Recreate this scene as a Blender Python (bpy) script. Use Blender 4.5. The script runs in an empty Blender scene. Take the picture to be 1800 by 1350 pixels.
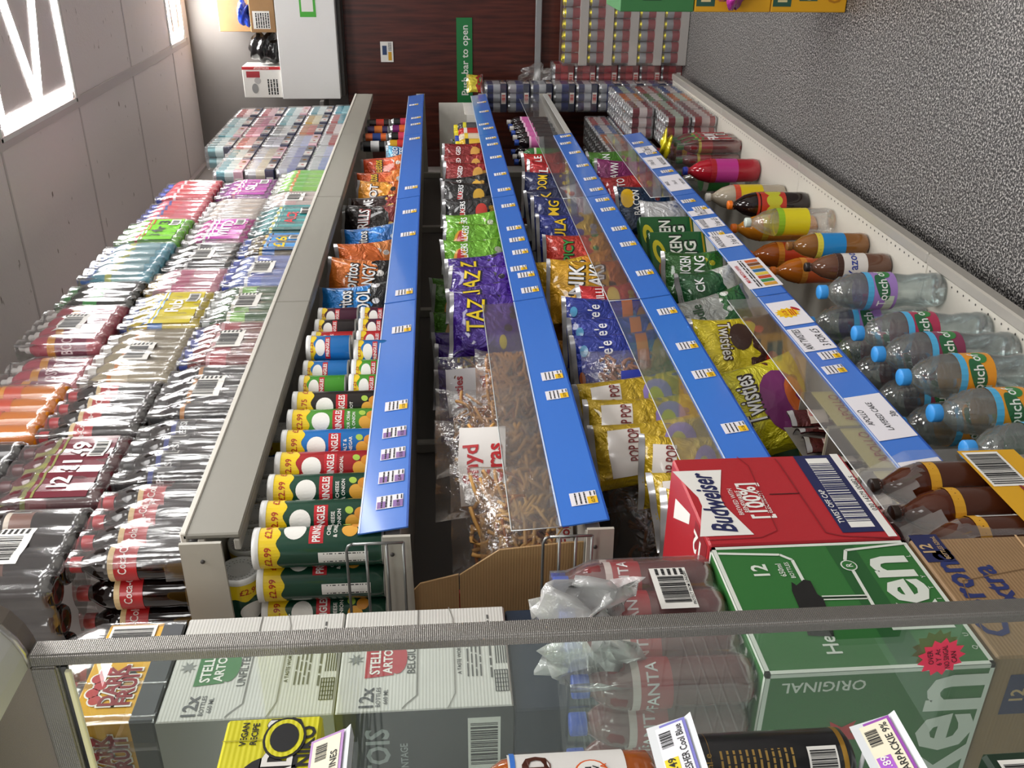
import bpy, bmesh, math, random
from mathutils import Vector, Matrix
import numpy as np
PI = math.pi
H = 1.56                                   # eye height above the floor
C = bpy.context.scene.collection
S_ = bpy.context.scene
# ---------------------------------------------------------------- camera, world, exposure
IR = (-0.010516, -0.070989, -0.997422)     # picture right in the world (the phone was held on its side)
def _basis():
    yaw, pit, rol = -.4726138, -.07345776, .0252204
    f = Vector((math.sin(yaw)*math.cos(pit), math.cos(yaw)*math.cos(pit), math.sin(pit)))
    r = f.cross(Vector((0,0,1))).normalized(); u = r.cross(f)
    ir, dn = -u, -r
    c, s = math.cos(rol), math.sin(rol)
    return c*ir+s*dn, -s*ir+c*dn, f
IRV, DNV, FV = _basis()
FPX = 1652.4
cam = bpy.data.cameras.new('camera'); cam_o = bpy.data.objects.new('camera', cam); C.objects.link(cam_o)
m = Matrix((IRV, -DNV, -FV)).transposed().to_4x4(); m.translation = Vector((0,0,H))
cam_o.matrix_world = m
cam.sensor_width = 36; cam.lens = FPX/1800*36; cam.clip_start = .02; cam.clip_end = 60
S_.camera = cam_o
w = bpy.data.worlds.new('world'); S_.world = w; w.use_nodes = True
w.node_tree.nodes['Background'].inputs[0].default_value = (.95,.97,1,1)
w.node_tree.nodes['Background'].inputs[1].default_value = .36
S_.view_settings.view_transform = 'Standard'; S_.view_settings.look = 'None'
S_.view_settings.exposure = 0.0; S_.view_settings.gamma = 1; S_.view_settings.use_curve_mapping = False
CEIL = 1.54+H
def area_light(name, loc, sx, sy, power, parent=None):
    l = bpy.data.lights.new(name, 'AREA'); l.shape = 'RECTANGLE'; l.size = sx; l.size_y = sy; l.energy = power
    l.color = (1,.985,.96)
    o = bpy.data.objects.new(name, l); C.objects.link(o); o.location = loc; o.parent = parent
    return o
# other ceiling panels of the same shop, out of the picture
for k, (x, y) in enumerate([(-.15,1.42), (-.15,-1.1), (1.9,3.9), (1.9,1.42), (1.9,-1.1), (1.9,6.3)]):
    area_light('ceiling_panel_light', (x, y, CEIL-.03), 1.1, .8, 32)
# ---------------------------------------------------------------- pixel helpers (points at a known plane of the room)
def ray(u, v): return IRV*((u-900)/FPX) + DNV*((v-675)/FPX) + FV
def onX(u, v, X): r = ray(u, v); p = r*(X/r.x); p.z += H; return p
def onY(u, v, Y): r = ray(u, v); p = r*(Y/r.y); p.z += H; return p
def onZ(u, v, z): r = ray(u, v); p = r*(z/r.z); p.z += H; return p
# ---------------------------------------------------------------- materials
_M = {}
def lin(c): return tuple((x/12.92 if x <= .04045 else ((x+.055)/1.055)**2.4) for x in c)
def hexc(h):
    h = h.lstrip('#'); return lin(tuple(int(h[i:i+2],16)/255 for i in (0,2,4)))
def nodes(name):
    m = bpy.data.materials.new(name); m.use_nodes = True; nt = m.node_tree
    return m, nt, nt.nodes['Principled BSDF']
def M(h, rough=.4, metal=0., coat=0., bump=0., bscale=200., emit=0.):
    k = (h, rough, metal, coat, bump, bscale, emit)
    if k in _M: return _M[k]
    m, nt, b = nodes('surface_'+h.strip('#'))
    c = hexc(h)
    b.inputs['Base Color'].default_value = (*c, 1); b.inputs['Roughness'].default_value = rough
    b.inputs['Metallic'].default_value = metal; b.inputs['Coat Weight'].default_value = coat
    b.inputs['Coat Roughness'].default_value = .08
    n = nt.nodes.new('ShaderNodeTexNoise'); n.inputs['Scale'].default_value = bscale; n.inputs['Detail'].default_value = 2
    if bump:
        bp = nt.nodes.new('ShaderNodeBump'); bp.inputs['Strength'].default_value = bump; bp.inputs['Distance'].default_value = .002
        nt.links.new(n.outputs[0], bp.inputs['Height']); nt.links.new(bp.outputs[0], b.inputs['Normal'])
    if emit:
        b.inputs['Emission Color'].default_value = (1,.99,.97,1); b.inputs['Emission Strength'].default_value = emit
    _M[k] = m; return m
def clear(key, tint=(1,1,1), fac=.10, rough=.05, milk=0., bump=0., bscale=(60,60,60), hi=1.0, top=.5):
    k = ('clear', key)
    if k in _M: return _M[k]
    m = bpy.data.materials.new('clear_'+key); m.use_nodes = True; nt = m.node_tree; nt.nodes.clear()
    N = nt.nodes.new; L = nt.links.new
    out = N('ShaderNodeOutputMaterial'); tr = N('ShaderNodeBsdfTransparent'); tr.inputs[0].default_value = (*tint,1)
    gl = N('ShaderNodeBsdfGlossy'); gl.inputs['Roughness'].default_value = rough; gl.inputs[0].default_value = (hi,hi,hi,1)
    lw = N('ShaderNodeLayerWeight'); lw.inputs[0].default_value = .35
    mr = N('ShaderNodeMapRange'); mr.inputs[3].default_value = fac; mr.inputs[4].default_value = min(.9, fac+top)
    L(lw.outputs['Fresnel'], mr.inputs[0])
    mx = N('ShaderNodeMixShader'); L(mr.outputs[0], mx.inputs[0]); L(tr.outputs[0], mx.inputs[1]); L(gl.outputs[0], mx.inputs[2])
    last = mx
    if milk:
        d = N('ShaderNodeBsdfDiffuse'); d.inputs[0].default_value = (.8,.8,.8,1)
        m2 = N('ShaderNodeMixShader'); m2.inputs[0].default_value = milk
        L(mx.outputs[0], m2.inputs[1]); L(d.outputs[0], m2.inputs[2]); last = m2
    if bump:
        tc = N('ShaderNodeTexCoord'); mp = N('ShaderNodeMapping'); mp.inputs['Scale'].default_value = bscale
        n = N('ShaderNodeTexNoise'); n.inputs['Scale'].default_value = 1; n.inputs['Detail'].default_value = 3; n.inputs['Distortion'].default_value = .8
        bp = N('ShaderNodeBump'); bp.inputs['Strength'].default_value = bump; bp.inputs['Distance'].default_value = .004
        L(tc.outputs['Object'], mp.inputs[0]); L(mp.outputs[0], n.inputs[0]); L(n.outputs[0], bp.inputs['Height'])
        L(bp.outputs[0], gl.inputs['Normal'])
    L(last.outputs[0], out.inputs[0])
    _M[k] = m; return m
FILM = clear('shrink_film', fac=.14, rough=.15, milk=.04, bump=.42, bscale=(12,34,9), top=.46)
POLY = clear('loose_film', fac=.09, rough=.08, milk=.03, bump=1., bscale=(60,60,45))
ACRY = clear('acrylic', fac=.04, rough=.04, milk=.03)
GLASS = clear('case_glass', tint=(.93,.97,.95), fac=.03, rough=.01, top=.10)
PET = clear('bottle_plastic', tint=(.96,.975,.975), fac=.12, rough=.05, milk=.06, bump=.5, bscale=(30,30,60))
def dimpled(h, rough=.30, metal=.75):
    m, nt, b = nodes('dimpled_metal'); N = nt.nodes.new; L = nt.links.new
    tc = N('ShaderNodeTexCoord'); v = N('ShaderNodeTexVoronoi'); v.inputs['Scale'].default_value = 480; v.inputs['Randomness'].default_value = .1
    L(tc.outputs['Object'], v.inputs[0]); bp = N('ShaderNodeBump'); bp.inputs['Strength'].default_value = .9; bp.inputs['Distance'].default_value = .0012
    L(v.outputs['Distance'], bp.inputs['Height']); L(bp.outputs[0], b.inputs['Normal'])
    b.inputs['Base Color'].default_value = (*hexc(h),1); b.inputs['Roughness'].default_value = rough; b.inputs['Metallic'].default_value = metal
    return m
def card(h, rough=.55):                     # corrugated card: fine vertical ribs
    k = ('card', h)
    if k in _M: return _M[k]
    m, nt, b = nodes('cardboard_'+h.strip('#')); c = hexc(h)
    N = nt.nodes.new; L = nt.links.new
    tc = N('ShaderNodeTexCoord'); wv = N('ShaderNodeTexWave'); wv.bands_direction = 'Z'; wv.inputs['Scale'].default_value = 60; wv.inputs['Distortion'].default_value = .3
    ns = N('ShaderNodeTexNoise'); ns.inputs['Scale'].default_value = 18; ns.inputs['Detail'].default_value = 5
    L(tc.outputs['Object'], wv.inputs[0]); L(tc.outputs['Object'], ns.inputs[0])
    cr = N('ShaderNodeMapRange'); cr.inputs[3].default_value = .88; cr.inputs[4].default_value = 1.08; L(ns.outputs[0], cr.inputs[0])
    vm = N('ShaderNodeVectorMath'); vm.operation = 'SCALE'; vm.inputs[0].default_value = c; L(cr.outputs[0], vm.inputs['Scale'])
    L(vm.outputs[0], b.inputs['Base Color'])
    bp = N('ShaderNodeBump'); bp.inputs['Strength'].default_value = .25; bp.inputs['Distance'].default_value = .001
    L(wv.outputs[0], bp.inputs['Height']); L(bp.outputs[0], b.inputs['Normal'])
    b.inputs['Roughness'].default_value = rough
    _M[k] = m; return m
def bagmat(c1, c2, c3, seed, split=.35, blob=.55, rough=.20):
    k = ('bag', c1, c2, c3, seed)
    if k in _M: return _M[k]
    m, nt, b = nodes('printed_foil'); N = nt.nodes.new; L = nt.links.new
    uv = N('ShaderNodeUVMap'); sp = N('ShaderNodeSeparateXYZ'); L(uv.outputs[0], sp.inputs[0])
    ns = N('ShaderNodeTexNoise'); ns.inputs['Scale'].default_value = 4; ns.inputs['Detail'].default_value = 1
    ofs = N('ShaderNodeVectorMath'); ofs.inputs[1].default_value = (seed*3.7, seed*1.3, 0); L(uv.outputs[0], ofs.inputs[0]); L(ofs.outputs[0], ns.inputs[0])
    ma = N('ShaderNodeMath'); ma.operation = 'MULTIPLY_ADD'; ma.inputs[1].default_value = .5; L(ns.outputs[0], ma.inputs[0]); L(sp.outputs[1], ma.inputs[2])
    gt = N('ShaderNodeMath'); gt.operation = 'LESS_THAN'; gt.inputs[1].default_value = split+.25; L(ma.outputs[0], gt.inputs[0])
    vo = N('ShaderNodeTexVoronoi'); vo.inputs['Scale'].default_value = 5; L(ofs.outputs[0], vo.inputs[0])
    l2 = N('ShaderNodeMath'); l2.operation = 'LESS_THAN'; l2.inputs[1].default_value = blob*.5; L(vo.outputs['Distance'], l2.inputs[0])
    l3 = N('ShaderNodeMath'); l3.operation = 'MULTIPLY'; L(l2.outputs[0], l3.inputs[0]); L(gt.outputs[0], l3.inputs[1])
    mx = N('ShaderNodeMix'); mx.data_type = 'RGBA'; mx.inputs['A'].default_value = (*hexc(c1),1); mx.inputs['B'].default_value = (*hexc(c2),1); L(gt.outputs[0], mx.inputs['Factor'])
    my = N('ShaderNodeMix'); my.data_type = 'RGBA'; my.inputs['B'].default_value = (*hexc(c3),1); L(mx.outputs['Result'], my.inputs['A']); L(l3.outputs[0], my.inputs['Factor'])
    L(my.outputs['Result'], b.inputs['Base Color'])
    b.inputs['Roughness'].default_value = rough; b.inputs['Metallic'].default_value = .25; b.inputs['Coat Weight'].default_value = .7; b.inputs['Coat Roughness'].default_value = .06
    n2 = N('ShaderNodeTexNoise'); n2.inputs['Scale'].default_value = 15; n2.inputs['Detail'].default_value = 4; n2.inputs['Distortion'].default_value = 2.2
    tc = N('ShaderNodeTexCoord'); L(tc.outputs['Object'], n2.inputs[0]); bp = N('ShaderNodeBump'); bp.inputs['Strength'].default_value = 1.; bp.inputs['Distance'].default_value = .016
    L(n2.outputs[0], bp.inputs['Height']); L(bp.outputs[0], b.inputs['Normal'])
    _M[k] = m; return m
WHITE = M('#e9e7e2', .45); BLACK = M('#0b0b0c', .35); STEEL = M('#b9b7b2', .45); SILVER = M('#c9cbcd', .28, .9); PAPER = M('#f1efe9', .6); INK = M('#17171a', .6)
# ---------------------------------------------------------------- mesh builder
_T = {}
def tmesh(s, bold=0, shear=0.):
    k = (s, bold, shear)
    if k in _T: return _T[k]
    cu = bpy.data.curves.new('lettering', 'FONT'); cu.body = s; cu.size = 1; cu.offset = .012*bold; cu.shear = shear; cu.resolution_u = 2; cu.align_x = 'CENTER'
    ob = bpy.data.objects.new('lettering', cu)
    me = bpy.data.meshes.new_from_object(ob)
    vs = [(v.co.x, v.co.y) for v in me.vertices]; fs = [tuple(p.vertices) for p in me.polygons]
    bpy.data.objects.remove(ob); bpy.data.curves.remove(cu); bpy.data.meshes.remove(me)
    if vs:
        x0 = min(v[0] for v in vs); x1 = max(v[0] for v in vs)
        vs = [(x-(x0+x1)/2, y) for x, y in vs]
    _T[k] = (vs, fs); return _T[k]
def ell(cx, cy, rx, ry, n=18, rot=0, rings=3):
    c, s = math.cos(rot), math.sin(rot); vs = [(cx, cy)]
    for g in range(1, rings+1):
        q = g/rings; vs += [(cx+q*(c*rx*math.cos(t)-s*ry*math.sin(t)), cy+q*(s*rx*math.cos(t)+c*ry*math.sin(t))) for t in (2*PI*i/n for i in range(n))]
    fs = [(0, i+1, (i+1) % n+1) for i in range(n)]
    for g in range(rings-1): fs += [(1+g*n+i, 1+(g+1)*n+i, 1+(g+1)*n+(i+1) % n, 1+g*n+(i+1) % n) for i in range(n)]
    return vs, fs
def star(cx, cy, r1, r2, n):
    vs = [(cx, cy)]+[(cx+(r1 if i % 2 else r2)*math.cos(PI*i/n), cy+(r1 if i % 2 else r2)*math.sin(PI*i/n)) for i in range(2*n)]
    return vs, [(0, i+1, (i+1) % (2*n)+1) for i in range(2*n)]
def rect(x0, y0, x1, y1, nx=1, ny=1):
    vs = [(x0+(x1-x0)*i/nx, y0+(y1-y0)*j/ny) for j in range(ny+1) for i in range(nx+1)]
    return vs, [(j*(nx+1)+i, j*(nx+1)+i+1, (j+1)*(nx+1)+i+1, (j+1)*(nx+1)+i) for j in range(ny) for i in range(nx)]
def poly(pts): return list(pts), [tuple(range(len(pts)))]
def planeS(o, ux, uy):
    o, ux, uy = Vector(o), Vector(ux), Vector(uy); n = ux.cross(uy).normalized()
    return lambda a, b, d=0: o+ux*a+uy*b+n*d
def cylS(r, ang0=0., z0=0.):
    return lambda a, b, d=0: Vector(((r+d)*math.cos(ang0+a/r), (r+d)*math.sin(ang0+a/r), z0+b))
class MB:
    def __init__(s): s.v = []; s.f = []; s.mi = []; s.sm = []; s.mats = []; s.uv = {}
    def mid(s, m):
        if m not in s.mats: s.mats.append(m)
        return s.mats.index(m)
    def add(s, vs, fs, m, smooth=False):
        b = len(s.v); k = s.mid(m); s.v += [tuple(v) for v in vs]
        for f in fs: s.f.append(tuple(b+i for i in f)); s.mi.append(k); s.sm.append(smooth)
        return s
    def box(s, x0, x1, y0, y1, z0, z1, m, c=.0015):
        c = min(c, abs(x1-x0)/3, abs(y1-y0)/3, abs(z1-z0)/3)
        vs = []; idx = {}
        X = (x0, x1); Y = (y0, y1); Z = (z0, z1)
        for i in (0,1):
            for j in (0,1):
                for k in (0,1):
                    sx, sy, sz = (1,-1)[i], (1,-1)[j], (1,-1)[k]
                    idx[i,j,k,0] = len(vs); vs.append((X[i], Y[j]+sy*c, Z[k]+sz*c))
                    idx[i,j,k,1] = len(vs); vs.append((X[i]+sx*c, Y[j], Z[k]+sz*c))
                    idx[i,j,k,2] = len(vs); vs.append((X[i]+sx*c, Y[j]+sy*c, Z[k]))
        fs = []
        def q(a, flip): fs.append(tuple(a[::-1] if flip else a))
        for i in (0,1):
            q([idx[i,0,0,0], idx[i,1,0,0], idx[i,1,1,0], idx[i,0,1,0]], i == 0)
            q([idx[0,i,0,1], idx[1,i,0,1], idx[1,i,1,1], idx[0,i,1,1]], i == 1)
            q([idx[0,0,i,2], idx[1,0,i,2], idx[1,1,i,2], idx[0,1,i,2]], i == 0)
        for a in (0,1):
            for b in (0,1):
                q([idx[a,b,0,0], idx[a,b,1,0], idx[a,b,1,1], idx[a,b,0,1]], (a+b) % 2 == 0)
                q([idx[a,0,b,0], idx[a,1,b,0], idx[a,1,b,2], idx[a,0,b,2]], (a+b) % 2 == 1)
                q([idx[0,a,b,1], idx[1,a,b,1], idx[1,a,b,2], idx[0,a,b,2]], (a+b) % 2 == 0)
        for i in (0,1):
            for j in (0,1):
                for k in (0,1): q([idx[i,j,k,0], idx[i,j,k,1], idx[i,j,k,2]], (i+j+k) % 2 == 1)
        return s.add(vs, fs, m)
    def lathe(s, prof, m, seg=20, c=(0,0,0), ax='z', smooth=True, a0=0, a1=2*PI, flute=None):
        vs = []; n = seg if abs(a1-a0-2*PI) < 1e-6 else seg+1
        for r, z in prof:
            for i in range(n):
                t = a0+(a1-a0)*i/seg; rr = r*(flute(t, z) if flute else 1)
                p = (rr*math.cos(t), rr*math.sin(t), z)
                if ax == 'x': p = (p[2], p[0], p[1])
                elif ax == 'y': p = (p[1], p[2], p[0])
                vs.append((p[0]+c[0], p[1]+c[1], p[2]+c[2]))
        fs = []
        for j in range(len(prof)-1):
            for i in range(n if n == seg else seg):
                k = (i+1) % n if n == seg else i+1
                fs.append((j*n+i, j*n+k, (j+1)*n+k, (j+1)*n+i))
        return s.add(vs, fs, m, smooth)
    def tube(s, pts, r, m, seg=6, closed=False):
        pts = [Vector(p) for p in pts]; n = len(pts); vs = []; fs = []
        up = Vector((.13,.31,.94))
        for i, p in enumerate(pts):
            a = pts[(i-1) % n] if closed or i else p; b = pts[(i+1) % n] if closed or i < n-1 else p
            d = (b-a).normalized(); e = d.cross(up)
            if e.length < .05: e = d.cross(Vector((1,0,0)))
            e.normalize(); g = d.cross(e)
            rr = r[i] if isinstance(r, (list, tuple)) else r
            for k in range(seg): t = 2*PI*k/seg; vs.append(p+(e*math.cos(t)+g*math.sin(t))*rr)
        for i in range(n if closed else n-1):
            j = (i+1) % n
            for k in range(seg): l = (k+1) % seg; fs.append((i*seg+k, i*seg+l, j*seg+l, j*seg+k))
        if not closed: fs.append(tuple(range(seg))[::-1]); fs.append(tuple((n-1)*seg+k for k in range(seg)))
        return s.add(vs, fs, m, True)
    def surf(s, S, a0, a1, b0, b1, nu, nv, m, smooth=True, skip=None, flip=False, uv=False):
        base = len(s.v); vs = [S(a0+(a1-a0)*i/nu, b0+(b1-b0)*j/nv) for j in range(nv+1) for i in range(nu+1)]
        fs = []
        for j in range(nv):
            for i in range(nu):
                if skip and skip((i+.5)/nu, (j+.5)/nv): continue
                f = (j*(nu+1)+i, j*(nu+1)+i+1, (j+1)*(nu+1)+i+1, (j+1)*(nu+1)+i)
                fs.append(f[::-1] if flip else f)
        if uv:
            for j in range(nv+1):
                for i in range(nu+1): s.uv[base+j*(nu+1)+i] = (i/nu, j/nv)
        return s.add(vs, fs, m, smooth)
    def dec(s, S, shape, m, d=.0006):
        vs, fs = shape; return s.add([S(a, b, d) for a, b in vs], fs, m)
    def text(s, S, t, x, y, size, m, bold=0, shear=0., rot=0., sx=1., d=.0008, wmax=None):
        vs, fs = tmesh(t, bold, shear)
        if not vs: return s
        wd = max(v[0] for v in vs)*2*size*sx
        if wmax and wd > wmax: sx *= wmax/wd
        c, q = math.cos(rot), math.sin(rot)
        P = [((a*size*sx), (b-.35)*size) for a, b in vs]
        P = [(x+c*a-q*b, y+q*a+c*b) for a, b in P]
        return s.dec(S, (P, fs), m, d)
    def bars(s, S, x0, y0, x1, y1, m, n=22, seed=1, d=.0008, vert=True):
        r = random.Random(seed); t = 0; W = []
        while len(W) < n: W.append((r.choice([1,1,2,3]), r.choice([1,1,2])))
        tot = sum(a+b for a, b in W)
        for a, b in W:
            if vert: u0 = x0+(x1-x0)*t/tot; u1 = x0+(x1-x0)*(t+a)/tot; s.dec(S, rect(u0, y0, u1, y1), m, d)
            else: u0 = y0+(y1-y0)*t/tot; u1 = y0+(y1-y0)*(t+a)/tot; s.dec(S, rect(x0, u0, x1, u1), m, d)
            t += a+b
        return s
    def lines(s, S, x0, y0, x1, y1, m, rows=4, seed=1, d=.0008, th=.5):   # small print
        r = random.Random(seed); h = (y1-y0)/rows
        for k in range(rows):
            x = x0
            while x < x1:
                l = min(x1-x, (x1-x0)*r.uniform(.08,.3)); s.dec(S, rect(x, y1-(k+1)*h, x+l, y1-(k+1)*h+h*th), m, d); x += l+(x1-x0)*.03
        return s
    def mesh(s, name):
        me = bpy.data.meshes.new(name); me.from_pydata(s.v, [], s.f); 
        for m in s.mats: me.materials.append(m)
        me.polygons.foreach_set('material_index', s.mi); me.polygons.foreach_set('use_smooth', s.sm)
        if s.uv:
            l = me.uv_layers.new(name='UVMap')
            for lp in me.loops:
                if lp.vertex_index in s.uv: l.data[lp.index].uv = s.uv[lp.vertex_index]
        me.update(); return me
    def build(s, name, parent=None, loc=(0,0,0), rot=(0,0,0), label=None):
        o = bpy.data.objects.new(name, s.mesh(name)); C.objects.link(o); o.location = loc; o.rotation_euler = rot
        if parent: o.parent = parent
        if label: o['label'] = label
        return o
USED = {}
def tag(o, label, cat, group=None):
    o['label'] = label; o['category'] = cat
    if group: o['group'] = group
    USED.setdefault(label, []).append(o.name)
    return o
def thing(name, label, cat, loc=(0,0,0), rot=(0,0,0), group=None):
    o = bpy.data.objects.new(name, None); C.objects.link(o); o.empty_display_size = .05
    o.location = loc; o.rotation_euler = rot if isinstance(rot, (tuple, list)) else (0,0,rot)
    return tag(o, label, cat, group)
def struct(o): o['kind'] = 'structure'; return o
KIDS = {}
def dup(root, loc, rot, label, group=None):
    def cp(o, par):
        c = o.copy(); C.objects.link(c)
        if par: c.parent = par
        for ch in list(o.children): cp(ch, c)
        return c
    r = cp(root, None); r.location = loc; r.rotation_euler = rot if isinstance(rot, (tuple, list)) else (0,0,rot)
    r['label'] = label
    if group: r['group'] = group
    return r
ORD = ['nearest', 'second nearest', 'third nearest', 'fourth nearest', 'fifth nearest', 'sixth nearest', 'seventh nearest', 'eighth nearest', 'ninth nearest', 'tenth nearest']
# ================================================================ THE ROOM
XB = -1.56; XS = -1.022
def noise_floor():
    m, nt, b = nodes('speckled_vinyl'); N = nt.nodes.new; L = nt.links.new
    tc = N('ShaderNodeTexCoord'); v = N('ShaderNodeTexNoise'); v.inputs['Scale'].default_value = 150; v.inputs['Detail'].default_value = 2; v.inputs['Roughness'].default_value = .75
    L(tc.outputs['Object'], v.inputs[0]); cr = N('ShaderNodeValToRGB'); cr.color_ramp.elements[0].position = .49; cr.color_ramp.elements[1].position = .63
    cr.color_ramp.elements[0].color = (*hexc('#242324'),1); cr.color_ramp.elements[1].color = (*hexc('#c6c3bf'),1)
    L(v.outputs[0], cr.inputs[0]); L(cr.outputs[0], b.inputs['Base Color']); b.inputs['Roughness'].default_value = .5
    bp = N('ShaderNodeBump'); bp.inputs['Strength'].default_value = .3; bp.inputs['Distance'].default_value = .001; L(v.outputs[0], bp.inputs['Height']); L(bp.outputs[0], b.inputs['Normal'])
    return m
struct(MB().box(XB-.1, 3.2, -3, 6.6, -.1, 0, noise_floor(), 0).build('floor'))
def tilemat():
    m, nt, b = nodes('stippled_ceiling_board'); N = nt.nodes.new; L = nt.links.new
    tc = N('ShaderNodeTexCoord'); n = N('ShaderNodeTexNoise'); n.inputs['Scale'].default_value = 95; n.inputs['Detail'].default_value = 2; L(tc.outputs['Object'], n.inputs[0])
    bp = N('ShaderNodeBump'); bp.inputs['Strength'].default_value = .5; bp.inputs['Distance'].default_value = .003; L(n.outputs[0], bp.inputs['Height']); L(bp.outputs[0], b.inputs['Normal'])
    s = N('ShaderNodeTexNoise'); s.inputs['Scale'].default_value = 13; s.inputs['Detail'].default_value = 4
    mp = N('ShaderNodeMapping'); mp.inputs['Scale'].default_value = (1,2.6,1); L(tc.outputs['Object'], mp.inputs[0]); L(mp.outputs[0], s.inputs[0])
    cr = N('ShaderNodeValToRGB'); cr.color_ramp.elements[0].position = .70; cr.color_ramp.elements[1].position = .735
    cr.color_ramp.elements[0].color = (*hexc('#efe5e3'),1); cr.color_ramp.elements[1].color = (*hexc('#87786c'),1)
    L(s.outputs[0], cr.inputs[0]); L(cr.outputs[0], b.inputs['Base Color']); b.inputs['Roughness'].default_value = .62
    return m
TILE = tilemat(); TBAR = M('#d2c7c5', .55)
struct(MB().box(XB-.1, 3.2, -3, 6.6, CEIL, CEIL+.1, TILE, 0).build('ceiling'))
tb = MB()
for y in [3.47+.83*k for k in range(-6, 4)]: tb.box(XB, 3, y-.006, y+.006, CEIL-.003, CEIL, TBAR, .001)
struct(tb.build('trim_1'))
tb = MB(); tb.box(-.80, -.755, -3, 6.35, CEIL-.006, CEIL, TBAR, .001); tb.box(.40, .43, -3, 6.35, CEIL-.006, CEIL, TBAR, .001)
tb.box(XB, XB+.02, -3, 6.35, CEIL-.03, CEIL, TBAR, .001)
struct(tb.build('trim_2'))
WALL = M('#b5afab', .6, bump=.2, bscale=120)
struct(MB().box(XB-.1, XB, -3, 6.6, 0, CEIL, WALL, 0).build('wall_left'))
struct(MB().box(XB, 3.2, 6.42, 6.6, 0, CEIL, M('#77726e', .6), 0).build('wall_far'))
struct(MB().box(3.2, 3.3, -3, 6.6, 0, CEIL, M('#c9c6c0', .6), 0).build('wall_right'))
# exit door in the far wall
def wood():
    m, nt, b = nodes('stained_wood'); N = nt.nodes.new; L = nt.links.new
    tc = N('ShaderNodeTexCoord'); mp = N('ShaderNodeMapping'); mp.inputs['Scale'].default_value = (18,18,1.2); n = N('ShaderNodeTexNoise'); n.inputs['Scale'].default_value = 3; n.inputs['Detail'].default_value = 6
    L(tc.outputs['Object'], mp.inputs[0]); L(mp.outputs[0], n.inputs[0]); cr = N('ShaderNodeValToRGB')
    cr.color_ramp.elements[0].position = .3; cr.color_ramp.elements[1].position = .7; cr.color_ramp.elements[0].color = (*hexc('#33130d'),1); cr.color_ramp.elements[1].color = (*hexc('#5f2a1e'),1)
    L(n.outputs[0], cr.inputs[0]); L(cr.outputs[0], b.inputs['Base Color']); b.inputs['Roughness'].default_value = .35
    return m
WOOD = wood()
dr = struct(MB().box(-1.45, .75, 6.30, 6.36, 0, .56+H, WOOD, .002).build('door_1'))
struct(MB().box(-1.56, -1.45, 6.26, 6.42, 0, .58+H, M('#4a2018', .4), .002).build('trim_3'))
b = MB(); b.tube([(-.52,6.26,.15),(-.52,6.26,.95)], .01, M('#9a9da0', .35, .8)); b = MB()
pb = MB(); pb.box(-1.35, .6, 6.235, 6.255, .885, .925, M('#a2a4a6', .4, .6), .004)
for x in (-1.33, -.4, .5): pb.box(x, x+.05, 6.255, 6.30, .87, .94, M('#77797b', .4, .6), .004)
pb.build('push_bar', dr)
GREEN = M('#1d7a3f', .4)
p0 = onY(830, 31, 6.29); p1 = onY(804, 180, 6.29)
sg = thing('exit_sign', 'green push bar to open strip sign on the brown exit door', 'sign', (0,6.29,0))
b = MB(); z0, z1 = p0.z, p1.z; x0, x1 = p1.x-.10, p0.x
b.box(x0, x1, 0, .006, z0, z1, GREEN, .001)
PS = planeS((0,0,0), (1,0,0), (0,0,1))
b.text(PS, 'Push bar to open', (x0+x1)/2+.05, (z0+z1)/2, .062, WHITE, 1, wmax=(x1-x0)*.80)
b.dec(PS, poly([(x0+.012,z0+.06),(x0+.02,z0+.066),(x0+.04,z0+.03),(x0+.032,z0+.024)]), WHITE)
b.build('sign_face', sg)
nt_ = MB(); q0 = onY(668, 73, 6.29); q1 = onY(692, 109, 6.29)
nt_.box(q1.x, q0.x, 6.288, 6.291, q1.z, q0.z, PAPER, .0005)
S2 = planeS((q1.x,6.288,q1.z), (1,0,0), (0,0,1)); W_, H_ = q0.x-q1.x, q0.z-q1.z
nt_.dec(S2, rect(0.01,.01,W_*.5,H_*.4), M('#d8a21e', .5)); nt_.dec(S2, rect(W_*.35,H_*.5,W_*.8,H_*.85), M('#27406b', .5)); nt_.lines(S2, W_*.55,.01,W_*.95,H_*.4, INK, 5)
tag(nt_.build('notice'), 'small white and yellow notice taped to the brown door', 'notice')
# roller shutter box over the door and what is stored on it
SB = M('#e9e9e7', .5, bump=.1)
sh = thing('shutter_box', 'white roller shutter housing above the brown door with a green sticker', 'shutter box', (0,0,0))
b = MB(); b.box(-1.09, .8, 6.10, 6.34, .59+H, .945+H, SB, .003); b.build('housing', sh)
MB().box(-1.09, .8, 6.18, 6.30, .565+H, .59+H, M('#4b4744', .5), .003).build('bottom_rail', sh)
g0 = onY(525, 0, 6.1); g1 = onY(556, 30, 6.1)
b = MB(); S2 = planeS((0,6.1,0), (1,0,0), (0,0,1)); b.dec(S2, rect(g1.x, g1.z, g1.x+.16, g0.z), M('#3fae2a', .4), -.0 if False else .001)
b.dec(S2, rect(g1.x+.03, g1.z+.015, g1.x+.13, g0.z-.012), WHITE, .0016); b.build('sticker', sh, label='green and white sticker')
ZT = .945+H
def carton_simple(name, label, x0, x1, y0, y1, z0, z1, m, extra=None, cat='box', group=None, rz=0, cc=.003):
    cx, cy = (x0+x1)/2, (y0+y1)/2
    t = thing(name, label, cat, (cx,cy,z0), rz, group)
    b = MB(); hx, hy, hh = (x1-x0)/2, (y1-y0)/2, z1-z0
    b.box(-hx, hx, -hy, hy, 0, hh, m, cc)
    if extra: extra(b, hx, hy, hh)
    b.build('carton', t)
    return t
a = onY(440, 114, 6.12)
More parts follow.
